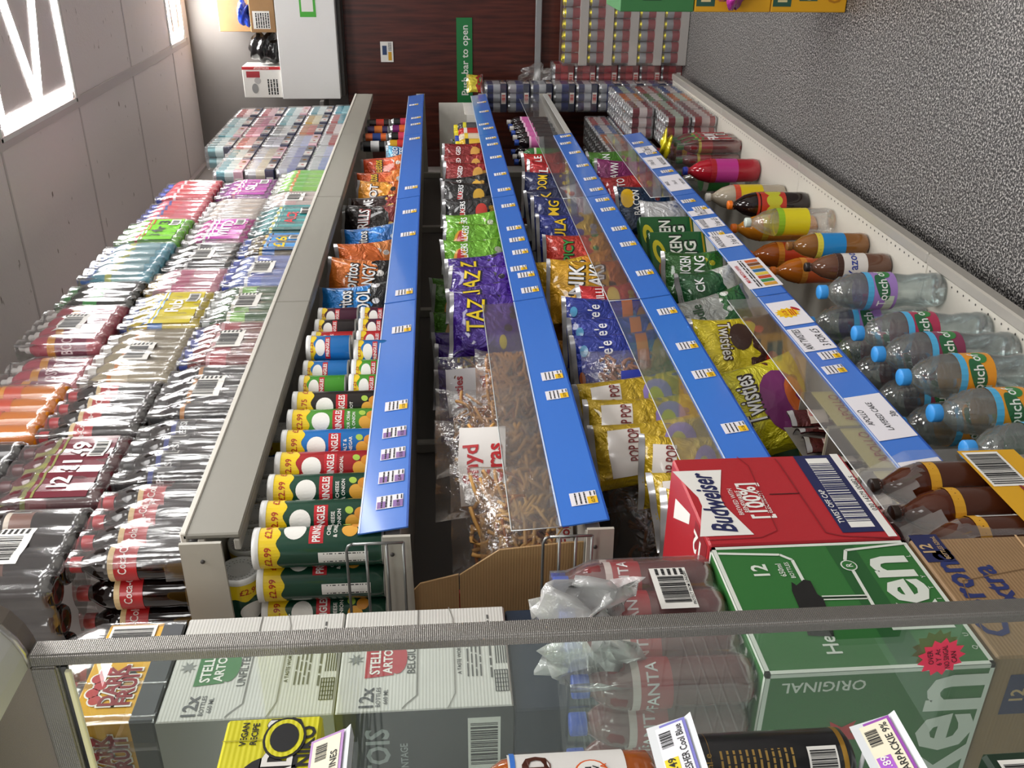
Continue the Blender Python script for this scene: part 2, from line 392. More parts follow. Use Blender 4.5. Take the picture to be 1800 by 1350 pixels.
def nbn(b, hx, hy, hh):
    S = planeS((-hx,-hy,0), (1,0,0), (0,0,1)); W = 2*hx
    b.dec(S, rect(W*.9,0,W,hh), M('#c3262e', .5)); b.text(S, 'NON-STOP', W*.95, hh*.5, .018, PAPER, 1, rot=PI/2)
    b.dec(S, ell(W*.30,hh*.7,.03,.02), M('#9a9a98')); b.dec(S, ell(W*.55,hh*.62,.02,.02), M('#bcbab8')); b.dec(S, rect(W*.65,hh*.55,W*.85,hh*.9), M('#a8323a'))
    b.lines(S, W*.1,hh*.1,W*.6,hh*.4, INK, 4)
carton_simple('product_box', 'white box with a red end standing on the shutter housing', -1.085, -.90, 6.12, 6.30, ZT+.003, ZT+.235, PAPER, nbn)
MB().box(-1.52, -1.095, 6.04, 6.34, .69+H, .715+H, M('#6c6865'), .002).build('bracket_shelf', sh)
carton_simple('cardboard_box', 'tall brown cardboard box stored high beside the ceiling', -.71, -.45, 6.22, 6.33, ZT+.003, ZT+.36, card('#b58c5c'))
carton_simple('cardboard_box', 'smaller brown cardboard box with a printed label, beside the blue bag', -.70, -.5, 6.10, 6.20, ZT+.003, ZT+.15, card('#a67f52'), lambda b,hx,hy,hh: (b.dec(planeS((-hx,-hy,0),(1,0,0),(0,0,1)), rect(.02,.03,.12,.13), PAPER), b.lines(planeS((-hx,-hy,0),(1,0,0),(0,0,1)), .025,.035,.11,.12, INK, 6, d=.0012)))
def lump(name, label, cat, loc, sx, sy, sz, m, seed=1, amp=.25, n=22):
    r = random.Random(seed); ph = [(r.uniform(2,7), r.uniform(2,7), r.uniform(0,6.3)) for _ in range(6)]
    b = MB()
    def S(a, c):
        t = a*2*PI; p = c*PI; d = Vector((math.sin(p)*math.cos(t), math.sin(p)*math.sin(t), math.cos(p)))
        k = 1+amp*sum(math.sin(u*d.x+w_*d.z*1.3+q+u*.7*d.y) for u, w_, q in ph)/3
        return Vector((d.x*sx*k, d.y*sy*k, max(d.z*sz*k, -sz*.9)+sz*.9))
    b.surf(S, 0, 1, 0.001, .999, n, n, m, True, flip=True)
    return tag(b.build(name, None, loc), label, cat)
lump('plastic_bag', 'crumpled black bin bag tucked behind the white and red box', 'bag', (-.80,6.19,ZT+.002), .085, .07, .10, M('#0d0d0f', .2, coat=.5), 3, .4)
lump('plastic_bag', 'bright blue plastic bag on top of the shutter housing', 'bag', (-.60,6.15,ZT+.155), .07, .045, .04, M('#1c3fb8', .25, coat=.4), 5, .35)
lump('plastic_bag', 'clear crumpled plastic bag hanging by the ceiling corner', 'bag', (-1.30,6.20,.722+H), .10, .07, .24, POLY, 7, .2)
# ---------------------------------------------------------------- LED ceiling panels
GLOW = M('#ffffff', .5, emit=44.0); FRAMEW = M('#f0efec', .4)
def led_panel(y0, y1, label):
    x0, x1 = -.775, .38; L = x1-x0; W = y1-y0
    t = thing('ceiling_light', label, 'ceiling light', ((x0+x1)/2, (y0+y1)/2, CEIL), 0, 'LED panels in the ceiling')
    b = MB(); d = .018
    for bx in ((-L/2,-L/2+d,-W/2,W/2), (L/2-d,L/2,-W/2,W/2), (-L/2,L/2,-W/2,-W/2+d), (-L/2,L/2,W/2-d,W/2)): b.box(*bx, -.006, 0, FRAMEW, .002)
    b.build('frame', t)
    def bar(p, q, hw=.026):
        p, q = Vector((*p,-.002)), Vector((*q,-.002)); dd = (q-p); n = Vector((-dd.y,dd.x,0)).normalized()*hw; u = Vector((0,0,-.003))
        g = MB(); vs = [p-n,p+n,q+n,q-n,p-n*.9+u,p+n*.9+u,q+n*.9+u,q-n*.9+u]
        g.add(vs, [(4,5,6,7)], GLOW); g.add(vs, [(0,1,5,4),(1,2,6,5),(2,3,7,6),(3,0,4,7)], FRAMEW); g.build('light_bar', t)
    e = .05; A = (-L/2+e,-W/2+e); B_ = (-L/2+e,W/2-e); C_ = (L/2-e,W/2-e); D_ = (L/2-e,-W/2+e)
    for p, q in ((A,B_),(B_,C_),(C_,D_),(D_,A),((-L/2+e,.0),D_),((-L/2+e,.0),C_)): bar(p, q)
led_panel(3.48, 4.29, 'LED ceiling panel with glowing zigzag bars, larger in view, nearest the camera')
led_panel(5.93, 6.30, 'LED ceiling panel with zigzag bars, smaller in view, near the brown door')
# ================================================================ THE SHELVING
CREAM = M('#bdb9ae', .42, bump=.05); FASC_SHADE = M('#8f8c82', .45); CREAM2 = M('#aaa69d', .45); DARKST = M('#4c4a48', .5)  # top fascia is a greyer cream, its shade put into the colour
BAYS = [1.43, 2.555, 3.645, 4.775, 5.88]
unit = thing('shelving_unit', 'long cream metal gondola shelving run with five levels along the wall', 'shelving', (0,0,0))
b = MB(); b.box(-1.555, -1.535, 1.40, 5.9, .1, .72+H, M('#5f5b57', .6), .002); b.build('back_panel', unit)
for y in BAYS:
    MB().box(-1.535, -1.50, y-.015, y+.015, .02, .75+H, CREAM2, .003).build('upright', unit)
BOARD = {0:.455, 1:.115, 2:-.26, 3:-.635, 4:-.99, 5:-1.45}
# top shelf: deep fascia
for k in range(4):
    y0, y1 = BAYS[k]+.002, BAYS[k+1]-.002
    b = MB(); b.box(-1.50, XS-.0125, y0, y1, .438+H, .452+H, CREAM, .002); b.build('shelf_board', unit)
    b = MB(); b.box(XS-.012, XS, y0, y1, .375+H, .478+H, FASC_SHADE, .003); b.box(XS-.022, XS+.003, y0, y1, .470+H, .482+H, M('#dad6cb',.35), .002); b.build('shelf_fascia', unit)
    MB().box(XS-.038, XS-.014, y0, y1, .376+H, .388+H, CREAM2, .002).build('lip_return', unit)
for y in (1.405, 5.884):   # end brackets
    for lv in range(0, 5):
        z = {0:.43,1:.09,2:-.285,3:-.66,4:-1.015}[lv]+H
        if y > 5 and lv in (4,): continue
        hu, hd = (.048,.026) if lv == 0 else (.026,.024)
        b = MB(); b.add([(XS-.002,y,z+hu),(XS-.002,y,z-hd),(-1.5,y,z-hd*1.35),(-1.5,y,z+hu),(XS-.002,y+.007,z+hu),(XS-.002,y+.007,z-hd),(-1.5,y+.007,z-hd*1.35),(-1.5,y+.007,z+hu)],
              [(0,1,2,3)[::-1],(4,5,6,7),(0,4,5,1)[::-1],(0,3,7,4)[::-1],(1,5,6,2)[::-1]], CREAM)
        if y < 2: b.lathe([(0,0),(.004,0),(.004,.002),(0,.002)], DARKST, 10, (XS-.04, y-.003, z+.01), 'y')
        b.build('end_bracket', unit)
for lv in (1,2,3,4):
    for k in range(4):
        if lv == 4 and k == 3: continue
        y0, y1 = BAYS[k]+.003, BAYS[k+1]-.003; z = BOARD[lv]+H
        b = MB(); b.box(-1.50, -1.045, y0, y1, z-.03, z, CREAM2, .002); b.build('shelf_board', unit)
# base deck with perforated front
for k in range(4):
    y0, y1 = BAYS[k]+.002, BAYS[k+1]-.002; z = -1.45+H
    b = MB(); b.box(-1.50, -.93, y0, y1, z-.02, z, M('#cdc9be', .4), .002)
    b.box(-.94, -.905, y0, y1, z-.035, z+.008, M('#b2aea6', .35, .3), .005)
    n = 34
    for i in range(n):
        y = y0+.02+(y1-y0-.04)*i/(n-1); b.add([(-.955+.0035*math.cos(t), y+.0035*math.sin(t), z+.0006) for t in (PI/3*j for j in range(6))], [tuple(range(6))], DARKST)
    if k == 3:
        S = planeS((-1.0,y0,z), (0,1,0), (-1,0,0))
    b.build('base_deck', unit)
    MB().box(-1.0, -.985, y0, y1, .005, z-.02, M('#2c2b2a', .6), .002).build('kick_plinth', unit)
b = MB(); S = planeS((-.955,5.20,-1.45+H), (0,1,0), (-1,0,0))
b.dec(S, poly([(0,.02),(.05,0),(.09,.03),(.22,.015),(.3,.04),(.33,.10),(.25,.09),(.2,.13),(.08,.11),(.05,.13),(.01,.09)]), M('#55565a', .5), .0012)
b.build('tape_patch', unit, label='dark grey torn tape')
# blue price strips, one per bay and level
BLUE = M('#3f7bda', .22, coat=.6); BLUE2 = M('#1d4fa6', .3)
YEL = M('#f2c21c', .5); PURP = M('#8e6aa8', .5); TICK = M('#ece9ef', .5)
def strip(lv, k, tickets=(), notes=(), clear_r=False, where=''):
    z0 = {1:.070, 2:-.305, 3:-.680, 4:-1.035}[lv]+H
    y0, y1 = BAYS[k]+.004, BAYS[k+1]-.004
    if k == 0 and lv == 1: y0 += .0
    L = y1-y0; hh = .094
    nm = {1:'first', 2:'second', 3:'third', 4:'fourth'}[lv]
    bay = ['nearest', 'second', 'third', 'far'][k]
    t = thing('price_strip', 'blue shelf edge price strip, %s strip from the top, %s bay' % (nm, bay), 'price strip', (XS,y0,z0), 0, 'blue price strips on the shelf edges')
    ux = Vector((0,1,0)); uy = Vector((-.14,0,.99)).normalized()
    S = planeS((0,0,0), ux, uy)
    b = MB()
    th = Vector((-.003,0,0))
    vs = [S(0,0),S(L,0),S(L,hh),S(0,hh)]; b.add(vs+[v+th for v in vs], [(0,1,2,3),(7,6,5,4),(0,4,5,1),(1,5,6,2),(2,6,7,3),(3,7,4,0)], BLUE)
    b.dec(S, rect(0,0,L,.004), BLUE2, .0009); b.dec(S, rect(0,hh-.003,L,hh), M('#cfe0fb', .2), .0009)
    b.build('strip', t)
    if clear_r:
        g = MB(); S3 = planeS((-.014,0,hh-.005), ux, Vector((-.05,0,1)).normalized())
        vs = [S3(0,0),S3(L,0),S3(L,.095),S3(0,.095)]; g.add(vs+[v+Vector((-.002,0,0)) for v in vs], [(0,1,2,3),(7,6,5,4)], ACRY)
        g.tube([S3(0,0),S3(0,.095),S3(L,.095)], .0014, M('#dfe4e4', .15), 5); g.build('clear_riser', t)
    for (f, st) in tickets:
        tk = MB(); w_ = .044; x = L*f
        zb = .012 if st != 1 else .030
        tk.dec(S, rect(x, zb, x+w_, zb+.052), TICK, .0014)
        tk.dec(S, rect(x+.002, zb+.016+.018, x+.024, zb+.050), PURP if st == 2 else TICK, .0018)
        tk.dec(S, rect(x+.001, zb+(.0), x+.024, zb+.019), YEL if st != 2 else PURP, .0020)
        tk.text(S, random.choice(['£1.35','£1.99','£2.49','£1.25','£2.75']), x+.0125, zb+.009, .009, INK, 1, d=.0025)
        tk.lines(S, x+.003, zb+.022, x+w_-.003, zb+.049, INK, 3, int(x*997), .0022, .3); tk.lines(S, x+.027, zb+.002, x+w_-.003, zb+.018, INK, 2, int(x*97), .0022, .3)
        tk.build('price_ticket', t)
    for (f0, f1, kind) in notes:
        nn = MB(); x0, x1 = L*f0, L*f1
        if kind == 'star':
            nn.dec(S, rect(x0,.003,x1,hh-.006), TICK, .0016); nn.dec(S, star((x0+x1)/2+.0,.050,.036,.027,13), M('#f2c614',.5), .002)
            nn.text(S, '£1.25', (x0+x1)/2, .058, .016, M('#c3202a'), 1, d=.0026); nn.lines(S, (x0+x1)/2-.02,.030,(x0+x1)/2+.02,.048, M('#c3202a'), 3, 2, .0026); nn.dec(S, ell((x0+x1)/2+.02,.022,.018,.006,12,.5), M('#b32034'), .0028)
        elif kind == 'pic':
            nn.dec(S, rect(x0,-.006,x1,hh+.004), TICK, .0016); nn.text(S, 'MIX & MATCH OFFER', (x0+x1)/2, .083, .016, M('#c3202a'), 1, d=.0026, wmax=x1-x0-.01); nn.lines(S, x0+.01,.055,x1-.01,.072, INK, 2, 4, .0026)
            for q in range(8): nn.dec(S, rect(x0+.012+q*(x1-x0-.02)/8,.006,x0+.006+(q+1)*(x1-x0-.02)/8,.046), M(['#d9a13c','#3c8f4e','#c74a2c','#e1c64a','#2f6d9c','#c98a2a','#774a2c','#d66a3a'][q]), .0026)
        else:
            nn.dec(S, rect(x0,.004,x1,hh-.004), TICK, .0016); ls = kind.split('|'); n = len(ls)
            for q, l in enumerate(ls): nn.text(S, l, (x0+x1)/2, hh*(1-(q+.5)/n), .6*hh/n, INK, 0, .25, d=.0024, wmax=(x1-x0)*.9)
        nn.build('paper_note', t, label='white note reading '+kind.split('|')[0] if kind not in ('star','pic') else ('white card with a yellow starburst' if kind=='star' else 'white offer card with small pictures'))
    return t
random.seed(4)
strip(1,0,[(.06,2),(.14,2),(.22,2),(.30,2),(.41,0),(.80,0)]); strip(1,1,[(.80,0),(.55,0),(.04,0)]); strip(1,2,[(.1,0),(.9,0)]); strip(1,3,[(.2,0),(.35,0),(.7,1)])
strip(2,0,[(.05,0),(.44,0),(.53,0)],clear_r=True); strip(2,1,[(.04,0),(.16,0),(.22,1),(.36,0),(.48,0),(.60,0),(.86,0)]); strip(2,2,[(.06,0),(.28,0),(.55,0),(.78,0),(.9,0)]); strip(2,3,[(.1,0),(.5,0),(.75,0),(.2,1)])
strip(3,0,[(.28,0),(.52,0),(.67,0),(.88,0)],[(.0,.10,' ')],True); strip(3,1,[(.16,0),(.42,0),(.58,0),(.8,0),(.92,0)],clear_r=True); strip(3,2,[(.05,0),(.2,0),(.4,0),(.62,0),(.8,1),(.93,0)],clear_r=True)
strip(4,0,[(.60,0),(.53,1)],[(.0,.16,'OO'),(.24,.42,'APOLLO|LAYERED CAKE|30p'),(.65,.78,'ANY TWISTIES|3 FOR £5'),(.80,.95,'star')],True)
strip(4,1,[(.52,1),(.80,0),(.90,1)],[(.05,.28,'pic'),(.40,.52,'NOODLES|3 for £5'),(.60,.70,'ANY NOODLES|3 for £5'),(.74,.80,'3 for £1.25')],False)
strip(4,2,[(.30,0),(.60,0),(.80,1)],[(.05,.26,'BRAZIL|3 for £5|YUM YUM'),(.38,.56,'3 for £5|NOODLES'),(.64,.74,'2 for £1')],True)
# clear empty holder on the far bay of the third level
t = thing('shelf_edge_holder', 'clear empty shelf edge holder with no blue strip, far bay', 'price strip', (XS,BAYS[3],-.68+H))
b = MB(); L = 1.09; b.box(-.006,-.0,0.004,L,.0,.03,M('#c8c9c6',.3),.001); b.build('channel', t)
b = MB(); b.add([(-.002,.004,.03),(-.002,L,.03),(-.03,L,.17),(-.03,.004,.17)], [(0,1,2,3)], ACRY); b.tube([(-.03,.004,.17),(-.03,L,.17)], .0015, M('#dfe4e4',.15),5); b.build('clear_riser', t)
# wire end guards
WIRE = M('#8f9190', .35, .8)
for lab, zs in (('wire end guard beside the green crisp tubes', (.18,.145,.108)), ('wire end guard in front of the bagged savoury snacks', (-.175,-.205,-.235))):
    b = MB(); y = 1.385; zt, zb = zs[0]+H, zs[2]+H-.03
    rods = [[(XS-.0, y, zt-.012),(XS-.003,y,zt-.004),(XS-.014,y,zt),(-1.24,y,zt)]]+[[(XS,y,q+H),(-1.24,y,q+H)] for q in zs[1:]]
    for r_ in rods: b.tube(r_, .0028, WIRE, 8)
    b.tube([(XS,y,zt-.012),(XS,y,zb)], .0028, WIRE, 8); b.tube([(XS,y,zb),(-1.24,y,zb)], .0028, WIRE, 8); b.tube([(-1.24,y,zt),(-1.24,y,zb)], .0028, WIRE, 8)
    tag(b.build('wire_guard'), lab, 'wire guard')
# ================================================================ PRODUCT BUILDERS
PROF = {
 'pet':  [(0,.004),(.020,.002),(.027,0),(.031,.006),(.0325,.022),(.0315,.045),(.0325,.07),(.0318,.105),(.0318,.162),(.0325,.168),(.0300,.182),(.0215,.199),(.0145,.208),(.0128,.214),(.0150,.216),(.0150,.219),(.0125,.220)],
 'sport':[(0,.004),(.024,0),(.031,.006),(.034,.02),(.0335,.06),(.031,.10),(.0335,.14),(.0335,.165),(.030,.185),(.020,.200),(.0150,.205),(.0150,.210)],
 'big':  [(0,.006),(.026,.003),(.036,0),(.043,.010),(.0465,.03),(.0455,.06),(.0465,.09),(.0460,.12),(.0460,.20),(.0470,.215),(.0450,.24),(.0360,.275),(.022,.300),(.0145,.312),(.0135,.322),(.0165,.324),(.0165,.328),(.0130,.329)],
 'water':[(0,.006),(.026,.003),(.038,0),(.043,.010),(.0455,.03),(.0430,.045),(.0450,.06),(.0410,.085),(.0400,.10),(.0440,.13),(.0470,.155),(.0470,.235),(.0480,.245),(.0465,.262),(.043,.272),(.044,.280),(.037,.292),(.038,.300),(.026,.318),(.0155,.330),(.0140,.338),(.0175,.340),(.0175,.344),(.0135,.345)],
 'jar':  [(0,.003),(.028,0),(.033,.006),(.034,.02),(.034,.09),(.030,.105),(.022,.112)],
}
CAPD = {'pet':(.0148,.212,.234), 'sport':(.0165,.203,.238), 'big':(.0160,.324,.344), 'water':(.0175,.340,.362), 'jar':(.024,.110,.126)}
LABD = {'pet':(.0326,.108,.160), 'sport':(.0346,.045,.150), 'big':(.0468,.105,.228), 'water':(.0480,.152,.238), 'jar':(.0345,.018,.088)}
def liquid(h, tr=.0):
    k = ('liq', h, tr)
    if k in _M: return _M[k]
    m, nt, b = nodes('drink_'+h.strip('#')); b.inputs['Base Color'].default_value = (*hexc(h),1); b.inputs['Roughness'].default_value = .07
    b.inputs['IOR'].default_value = 1.45; b.inputs['Coat Weight'].default_value = .6
    if tr: b.inputs['Transmission Weight'].default_value = tr
    _M[k] = m; return m
def bottle_meshes(kind, col, cap, lab, lab2, txt='', tcol='#ffffff', bar=False, face=-.95, seg=20, clearb=False, band=None):
    """returns (body, cap, label) builders; local origin at the bottom centre"""
    body = MB(); fl = None
    if kind == 'water': fl = lambda t, z: 1+.018*math.sin(t*6+z*60)*(z < .14)
    if kind == 'big': fl = lambda t, z: 1+.03*math.cos(t*5)*(z < .02)
    body.lathe(PROF[kind], PET if clearb else liquid(col), seg, flute=fl)
    r, z0, z1 = CAPD[kind]; cm = M(cap, .35); cb = MB()
    rib = lambda t, z: 1+.025*math.cos(t*24)
    if kind == 'sport': cb.lathe([(r,z0),(r,z0+.012),(r*.9,z0+.015),(r*.55,z0+.018),(r*.55,z1-.004),(r*.3,z1)], cm, 16)
    else: cb.lathe([(r,z0),(r,z1-.002),(r*.92,z1),(0,z1)], cm, 24, flute=rib)
    lb = MB(); R, a, b = LABD[kind]
    lb.lathe([(R,a),(R,b)], M(lab, .35, coat=.3), seg)
    S = cylS(R, face, a); W = R*2.2; h = b-a
    if kind == 'water':
        lb.dec(S, ell(0,h*.50,R*.8,h*.22,20,.3), M('#2f6b45',.4), .0005); lb.dec(S, ell(R*.9,h*.35,R*.4,h*.2,14), M('#3f8a4a',.4), .0004); lb.dec(S, rect(-R*1.5,h*.10,-R*.5,h*.4,4,1), M('#cfe0c8',.4), .0005)
    if lab2:
        if band == 'mid': lb.dec(S, rect(-R*3.1, h*.25, R*3.1, h*.75, 24, 1), M(lab2, .4), .0004)
        elif band == 'blob':
            for q in range(3): lb.dec(S, ell(-R*.9+q*R*.9, h*.42, R*.55, h*.28), M(lab2, .4), .0004)
        else: lb.dec(S, rect(-R*3.1, h*.80, R*3.1, h, 24, 1), M(lab2, .4), .0004)
    if txt: lb.text(S, txt, 0, h*.5, h*.42, M(tcol, .4), 1, d=.0009, wmax=W)
    if bar:
        lb.dec(S, rect(R*1.25, h*.15, R*1.95, h*.85, 3, 1), PAPER, .0007); lb.bars(S, R*1.3, h*.2, R*1.9, h*.8, INK, 12, d=.001)
    return body, cb, lb
def fluid_level(kind, col, lvl): pass
_B = {}
def bottle_parts(spec, parent, loc, kind_in_pack=True, rz=0., tilt=None):
    """a bottle as a part (with cap and label under it)"""
    key = tuple(sorted((k, v) for k, v in spec.items()))
    if key not in _B:
        bb, cb, lb = bottle_meshes(**spec); _B[key] = (bb.mesh('bottle'), cb.mesh('bottle_cap'), lb.mesh('bottle_label'))
    mb, mc, ml = _B[key]
    o = bpy.data.objects.new('bottle', mb); C.objects.link(o); o.parent = parent; o.location = loc; o.rotation_euler = (0,0,rz)
    for n, mm in (('bottle_cap', mc), ('bottle_label', ml)):
        c = bpy.data.objects.new(n, mm); C.objects.link(c); c.parent = o
    return o
def bottle(name, label, spec, loc, rot=(0,0,0), group=None, scale=1.):
    key = tuple(sorted((k, v) for k, v in spec.items()))
    if key not in _B:
        bb, cb, lb = bottle_meshes(**spec); _B[key] = (bb.mesh('bottle'), cb.mesh('bottle_cap'), lb.mesh('bottle_label'))
    mb, mc, ml = _B[key]
    t = thing(name, label, 'bottle', loc, rot, group); k_ = 1.14 if spec['kind'] in ('big','water') else 1.; t.scale = (scale*k_,scale*k_,scale)
    for n, mm in (('body', mb), ('cap', mc), ('bottle_label', ml)):
        c = bpy.data.objects.new(n, mm); C.objects.link(c); c.parent = t
    if spec.get('clearb') and spec['kind'] == 'water':
        if 'wl' not in _B:
            w_ = MB(); w_.lathe([(r*.96, z) for r, z in PROF['water'] if z < .30], clear('water', tint=(.86,.93,.93), fac=.05, rough=.02, milk=.04), 18); _B['wl'] = w_.mesh('water')
        c = bpy.data.objects.new('water', _B['wl']); C.objects.link(c); c.parent = t
    return t
def film_wrap(nx, ny, pit, Hh, profile, hole=True, mat=None, seed=0, r=.033, cap_bulge=True):
    """shrink film stretched round a pack, front is +X, open arm hole in the -Y end"""
    hx, hy = nx*pit/2, ny*pit/2; b = MB(); rnd = random.Random(seed)
    P = []                                   # perimeter as (x, y, nx, ny, phase)
    def side(x0, y0, x1, y1, n):
        L = math.hypot(x1-x0, y1-y0); cnt = n*6
        for i in range(cnt): t = i/cnt; P.append((x0+(x1-x0)*t, y0+(y1-y0)*t, (y1-y0)/L, -(x1-x0)/L, t*n))
    side(-hx,-hy,hx,-hy,nx); side(hx,-hy,hx,hy,ny); side(hx,hy,-hx,hy,nx)
    zs = [0.0,.01,.03,.06,.10,.14,.16,.18,.20,.215,Hh*.99,Hh+.003]
    if profile == 'can': zs = [0,.008,.02,.05,.09,Hh*.92,Hh*.985,Hh+.002]
    ins = []
    for z in zs:
        if profile == 'pet': ins.append({0:.010}.get(z, .0) if z < .17 else min(.0150, (z-.17)*.34))
        else: ins.append(.006 if z in (0, zs[-1]) else 0)
    nP = len(P); vs = []; fs = []
    for j, z in enumerate(zs):
        for i, (x, y, a, c, ph) in enumerate(P):
            bul = abs(math.sin(ph*PI)); k = (.007+.004*(z > .14))*(1-bul)
            e = min(1, (ph % 1 if False else 1))
            ii = ins[j]+k-.0015+.0012*math.sin(ph*9+z*70+seed)
            px, py = x-a*ii, y-c*ii
            cx, cy = max(-hx+ins[j], min(hx-ins[j], px)), max(-hy+ins[j], min(hy-ins[j], py))
            # round the corners
            dx, dy = hx-abs(cx), hy-abs(cy); rr = .022
            if dx < rr and dy < rr:
                l = math.hypot(rr-dx, rr-dy); 
                if l > rr: q = rr/l; cx = math.copysign(hx-rr+(rr-dx)*q, cx); cy = math.copysign(hy-rr+(rr-dy)*q, cy)
            vs.append((cx, cy, z))
    for j in range(len(zs)-1):
        for i in range(nP-1):
            if hole and i < nx*6:
                u = (i+.5)/(nx*6)-.5; v_ = (zs[j]+zs[j+1])/2/Hh-.50
                if (u/.42)**2+(v_/.36)**2 < 1: continue
            fs.append((j*nP+i, j*nP+i+1, (j+1)*nP+i+1, (j+1)*nP+i))
    b.add(vs, fs, mat or FILM, True)
    # top sheet
    t0 = (len(zs)-1)*nP; 
    b.add([vs[t0+i] for i in range(nP)]+[(0,0,Hh+.004)], [(i, i+1, nP) for i in range(nP-1)], mat or FILM, True)
    return b
def sticker_on(bm, S, x, y, w_, h_, seed=1, rot=0):
    bm.dec(S, rect(x,y,x+w_,y+h_), PAPER, .0020); bm.bars(S, x+w_*.2, y+h_*.3, x+w_*.95, y+h_*.8, INK, 16, seed, .0026); bm.lines(S, x+w_*.1, y+h_*.05, x+w_*.9, y+h_*.24, INK, 2, seed, .0026)
    bm.lines(S, x+w_*.1, y+h_*.84, x+w_*.9, y+h_*.97, INK, 1, seed, .0026)
def bottle_pack(label, spec, Y0, n, z, X=-1.06, nx=3, sticker=False, promo=None, hole=True, rz=0., dz=0, group=None, cap_up=True):
    """n bottles along the shelf from Y0, front faces at X"""
    pit = .0665 if spec['kind'] == 'pet' else .0705
    Y1 = Y0+n*pit; Hh = .236 if spec['kind'] == 'pet' else .24
    t = thing('bottle_multipack', label, 'drinks pack', (X-nx*pit/2, (Y0+Y1)/2, z+H), rz, group)
    rnd = random.Random(int(Y0*1000)+int(z*100))
    for i in range(n):
        for j in range(nx):
            if j < nx-1 and i > 0: continue
            bottle_parts(spec, t, (-nx*pit/2+pit*(j+.5), -n*pit/2+pit*(i+.5), .001), rz=rnd.uniform(-.5,.5))
    f = film_wrap(nx, n, pit, Hh, 'pet', hole, seed=int(Y0*13)); f.build('shrink_wrap', t)
    S = planeS((nx*pit/2+.001, 0, 0), (0,1,0), (0,0,1))
    if sticker:
        s = MB(); SS = lambda a, b, d=0: Vector((nx*pit/2-.003*abs(math.cos(a*PI/pit))+d-max(0,(b-.15))*.4, a, b))
        h0 = .13; 
        vs, fs = rect(-.055,h0-.045,.055,h0+.035,10,4); s.dec(SS, (vs,fs), PAPER, .0015)
        s.bars(SS, -.045,h0-.03,.03,h0+.02, INK, 18, int(Y0*7), .0022); s.lines(SS,.034,h0-.035,.052,h0+.03, INK, 6, 2, .0022); s.build('barcode_sticker', t)
    if promo:
        col, c2, tx, tc = promo; s = MB(); hy = n*pit/2
        SS = lambda a, b, d=0: Vector((nx*pit/2-.006*abs(math.cos(a*PI/pit))+.001+d-max(0,(b-.15))*.40, a, b))
        vs, fs = rect(-hy+.01,.03,hy-.01,.205,14,6); s.dec(SS, (vs,fs), M(col,.25,coat=.6), .0022)
        if c2: s.dec(SS, (lambda r_: r_)(rect(-hy+.01,.135,hy-.01,.205,14,3)), M(c2,.25,coat=.6), .003)
        s.text(SS, tx, 0, .10, .055, M(tc,.4), 2, d=.0042, wmax=hy*1.6); s.dec(SS, rect(hy*.2,.04,hy*.7,.075,6,1), PAPER, .0042); s.bars(SS, hy*.22,.045,hy*.68,.07, INK, 12, d=.005); s.build('printed_wrap', t)
    return t
CANP = [(.019,0),(.0255,.004),(.0268,.012),(.0268,.118),(.0215,.128),(.0215,.132),(.0200,.1315),(.0195,.128),(0,.128)]
def can_mesh(body, acc, txt='', tall=.132, r=.0268, face=-.95, txc='#ffffff', top='#c9cbcd'):
    b = MB(); k = tall/.132; q = r/.0268; P = [(a*q, z*k) for a, z in CANP]
    b.lathe(P[2:4], M(body, .25, .35, coat=.4), 20); b.lathe(P[:3], M(top,.3,.8), 20); b.lathe(P[3:], M(top,.3,.8), 20)
    if acc: b.dec(cylS(r, face, 0), rect(-r*3.05, tall*.30, r*3.05, tall*.62, 22, 1), M(acc, .3, .2), .0004)
    if txt: b.text(cylS(r, face, 0), txt, 0, tall*.47, tall*.24, M(txc,.4), 1, d=.001, wmax=r*1.7)
    return b
_C = {}
def can_pack(label, body, acc, sleeve, Y0, n, z, X, nx=1, pit=.0545, tall=.132, loc=None, rz=0., slw=.28, group=None, sl_side=1, tx=''):
    key = (body, acc, tall, tx)
    if key not in _C: _C[key] = can_mesh(body, acc, tx, tall, r=.0268 if tall < .14 else .033).mesh('can')
    t = thing('can_multipack', label, 'drinks pack', loc or (X-nx*pit/2, Y0+n*pit/2, z+H), rz, group)
    for i in range(n):
        for j in range(nx):
            o = bpy.data.objects.new('can', _C[key]); C.objects.link(o); o.parent = t; o.location = (-nx*pit/2+pit*(j+.5), -n*pit/2+pit*(i+.5), .0005)
    hx, hy = nx*pit/2+.0012, n*pit/2+.0012
    if sleeve:
        z0, z1 = (0, tall*slw) if sl_side > 0 else (tall*(1-slw), tall+.001)
        s = MB(); s.box(-hx, hx, -hy, hy, z0-.0 if z0 else .0, z1, M(sleeve,.4), .002)
        S = planeS((-hx,-hy,0),(1,0,0),(0,0,1)); s.dec(S, rect(hx*.6,z0+.006,hx*1.4,z1-.006), PAPER, .0008); s.bars(S,hx*.7,z0+.009,hx*1.3,z1-.009,M('#b4302e'),8,d=.0014)
        S = planeS((hx,-hy,0),(0,1,0),(0,0,1)); s.dec(S, rect(hy*.3,z0+.003,hy*1.0,z1-.003), M('#e8e4e0'), .0008); s.text(S, 'x%d' % (n*max(nx,1)), hy*.65, (z0+z1)/2, .02, M('#c3202a'), 1, d=.0014)
        s.dec(S, ell(hy*1.5,(z0+z1)/2,.012,.010,12), M('#e2a02a'), .001)
        s.build('card_sleeve', t)
    f = MB(); f.box(-hx-.001, hx+.001, -hy-.001, hy+.001, -.0, tall+.003, FILM, .006); f.build('shrink_wrap', t)
    return t
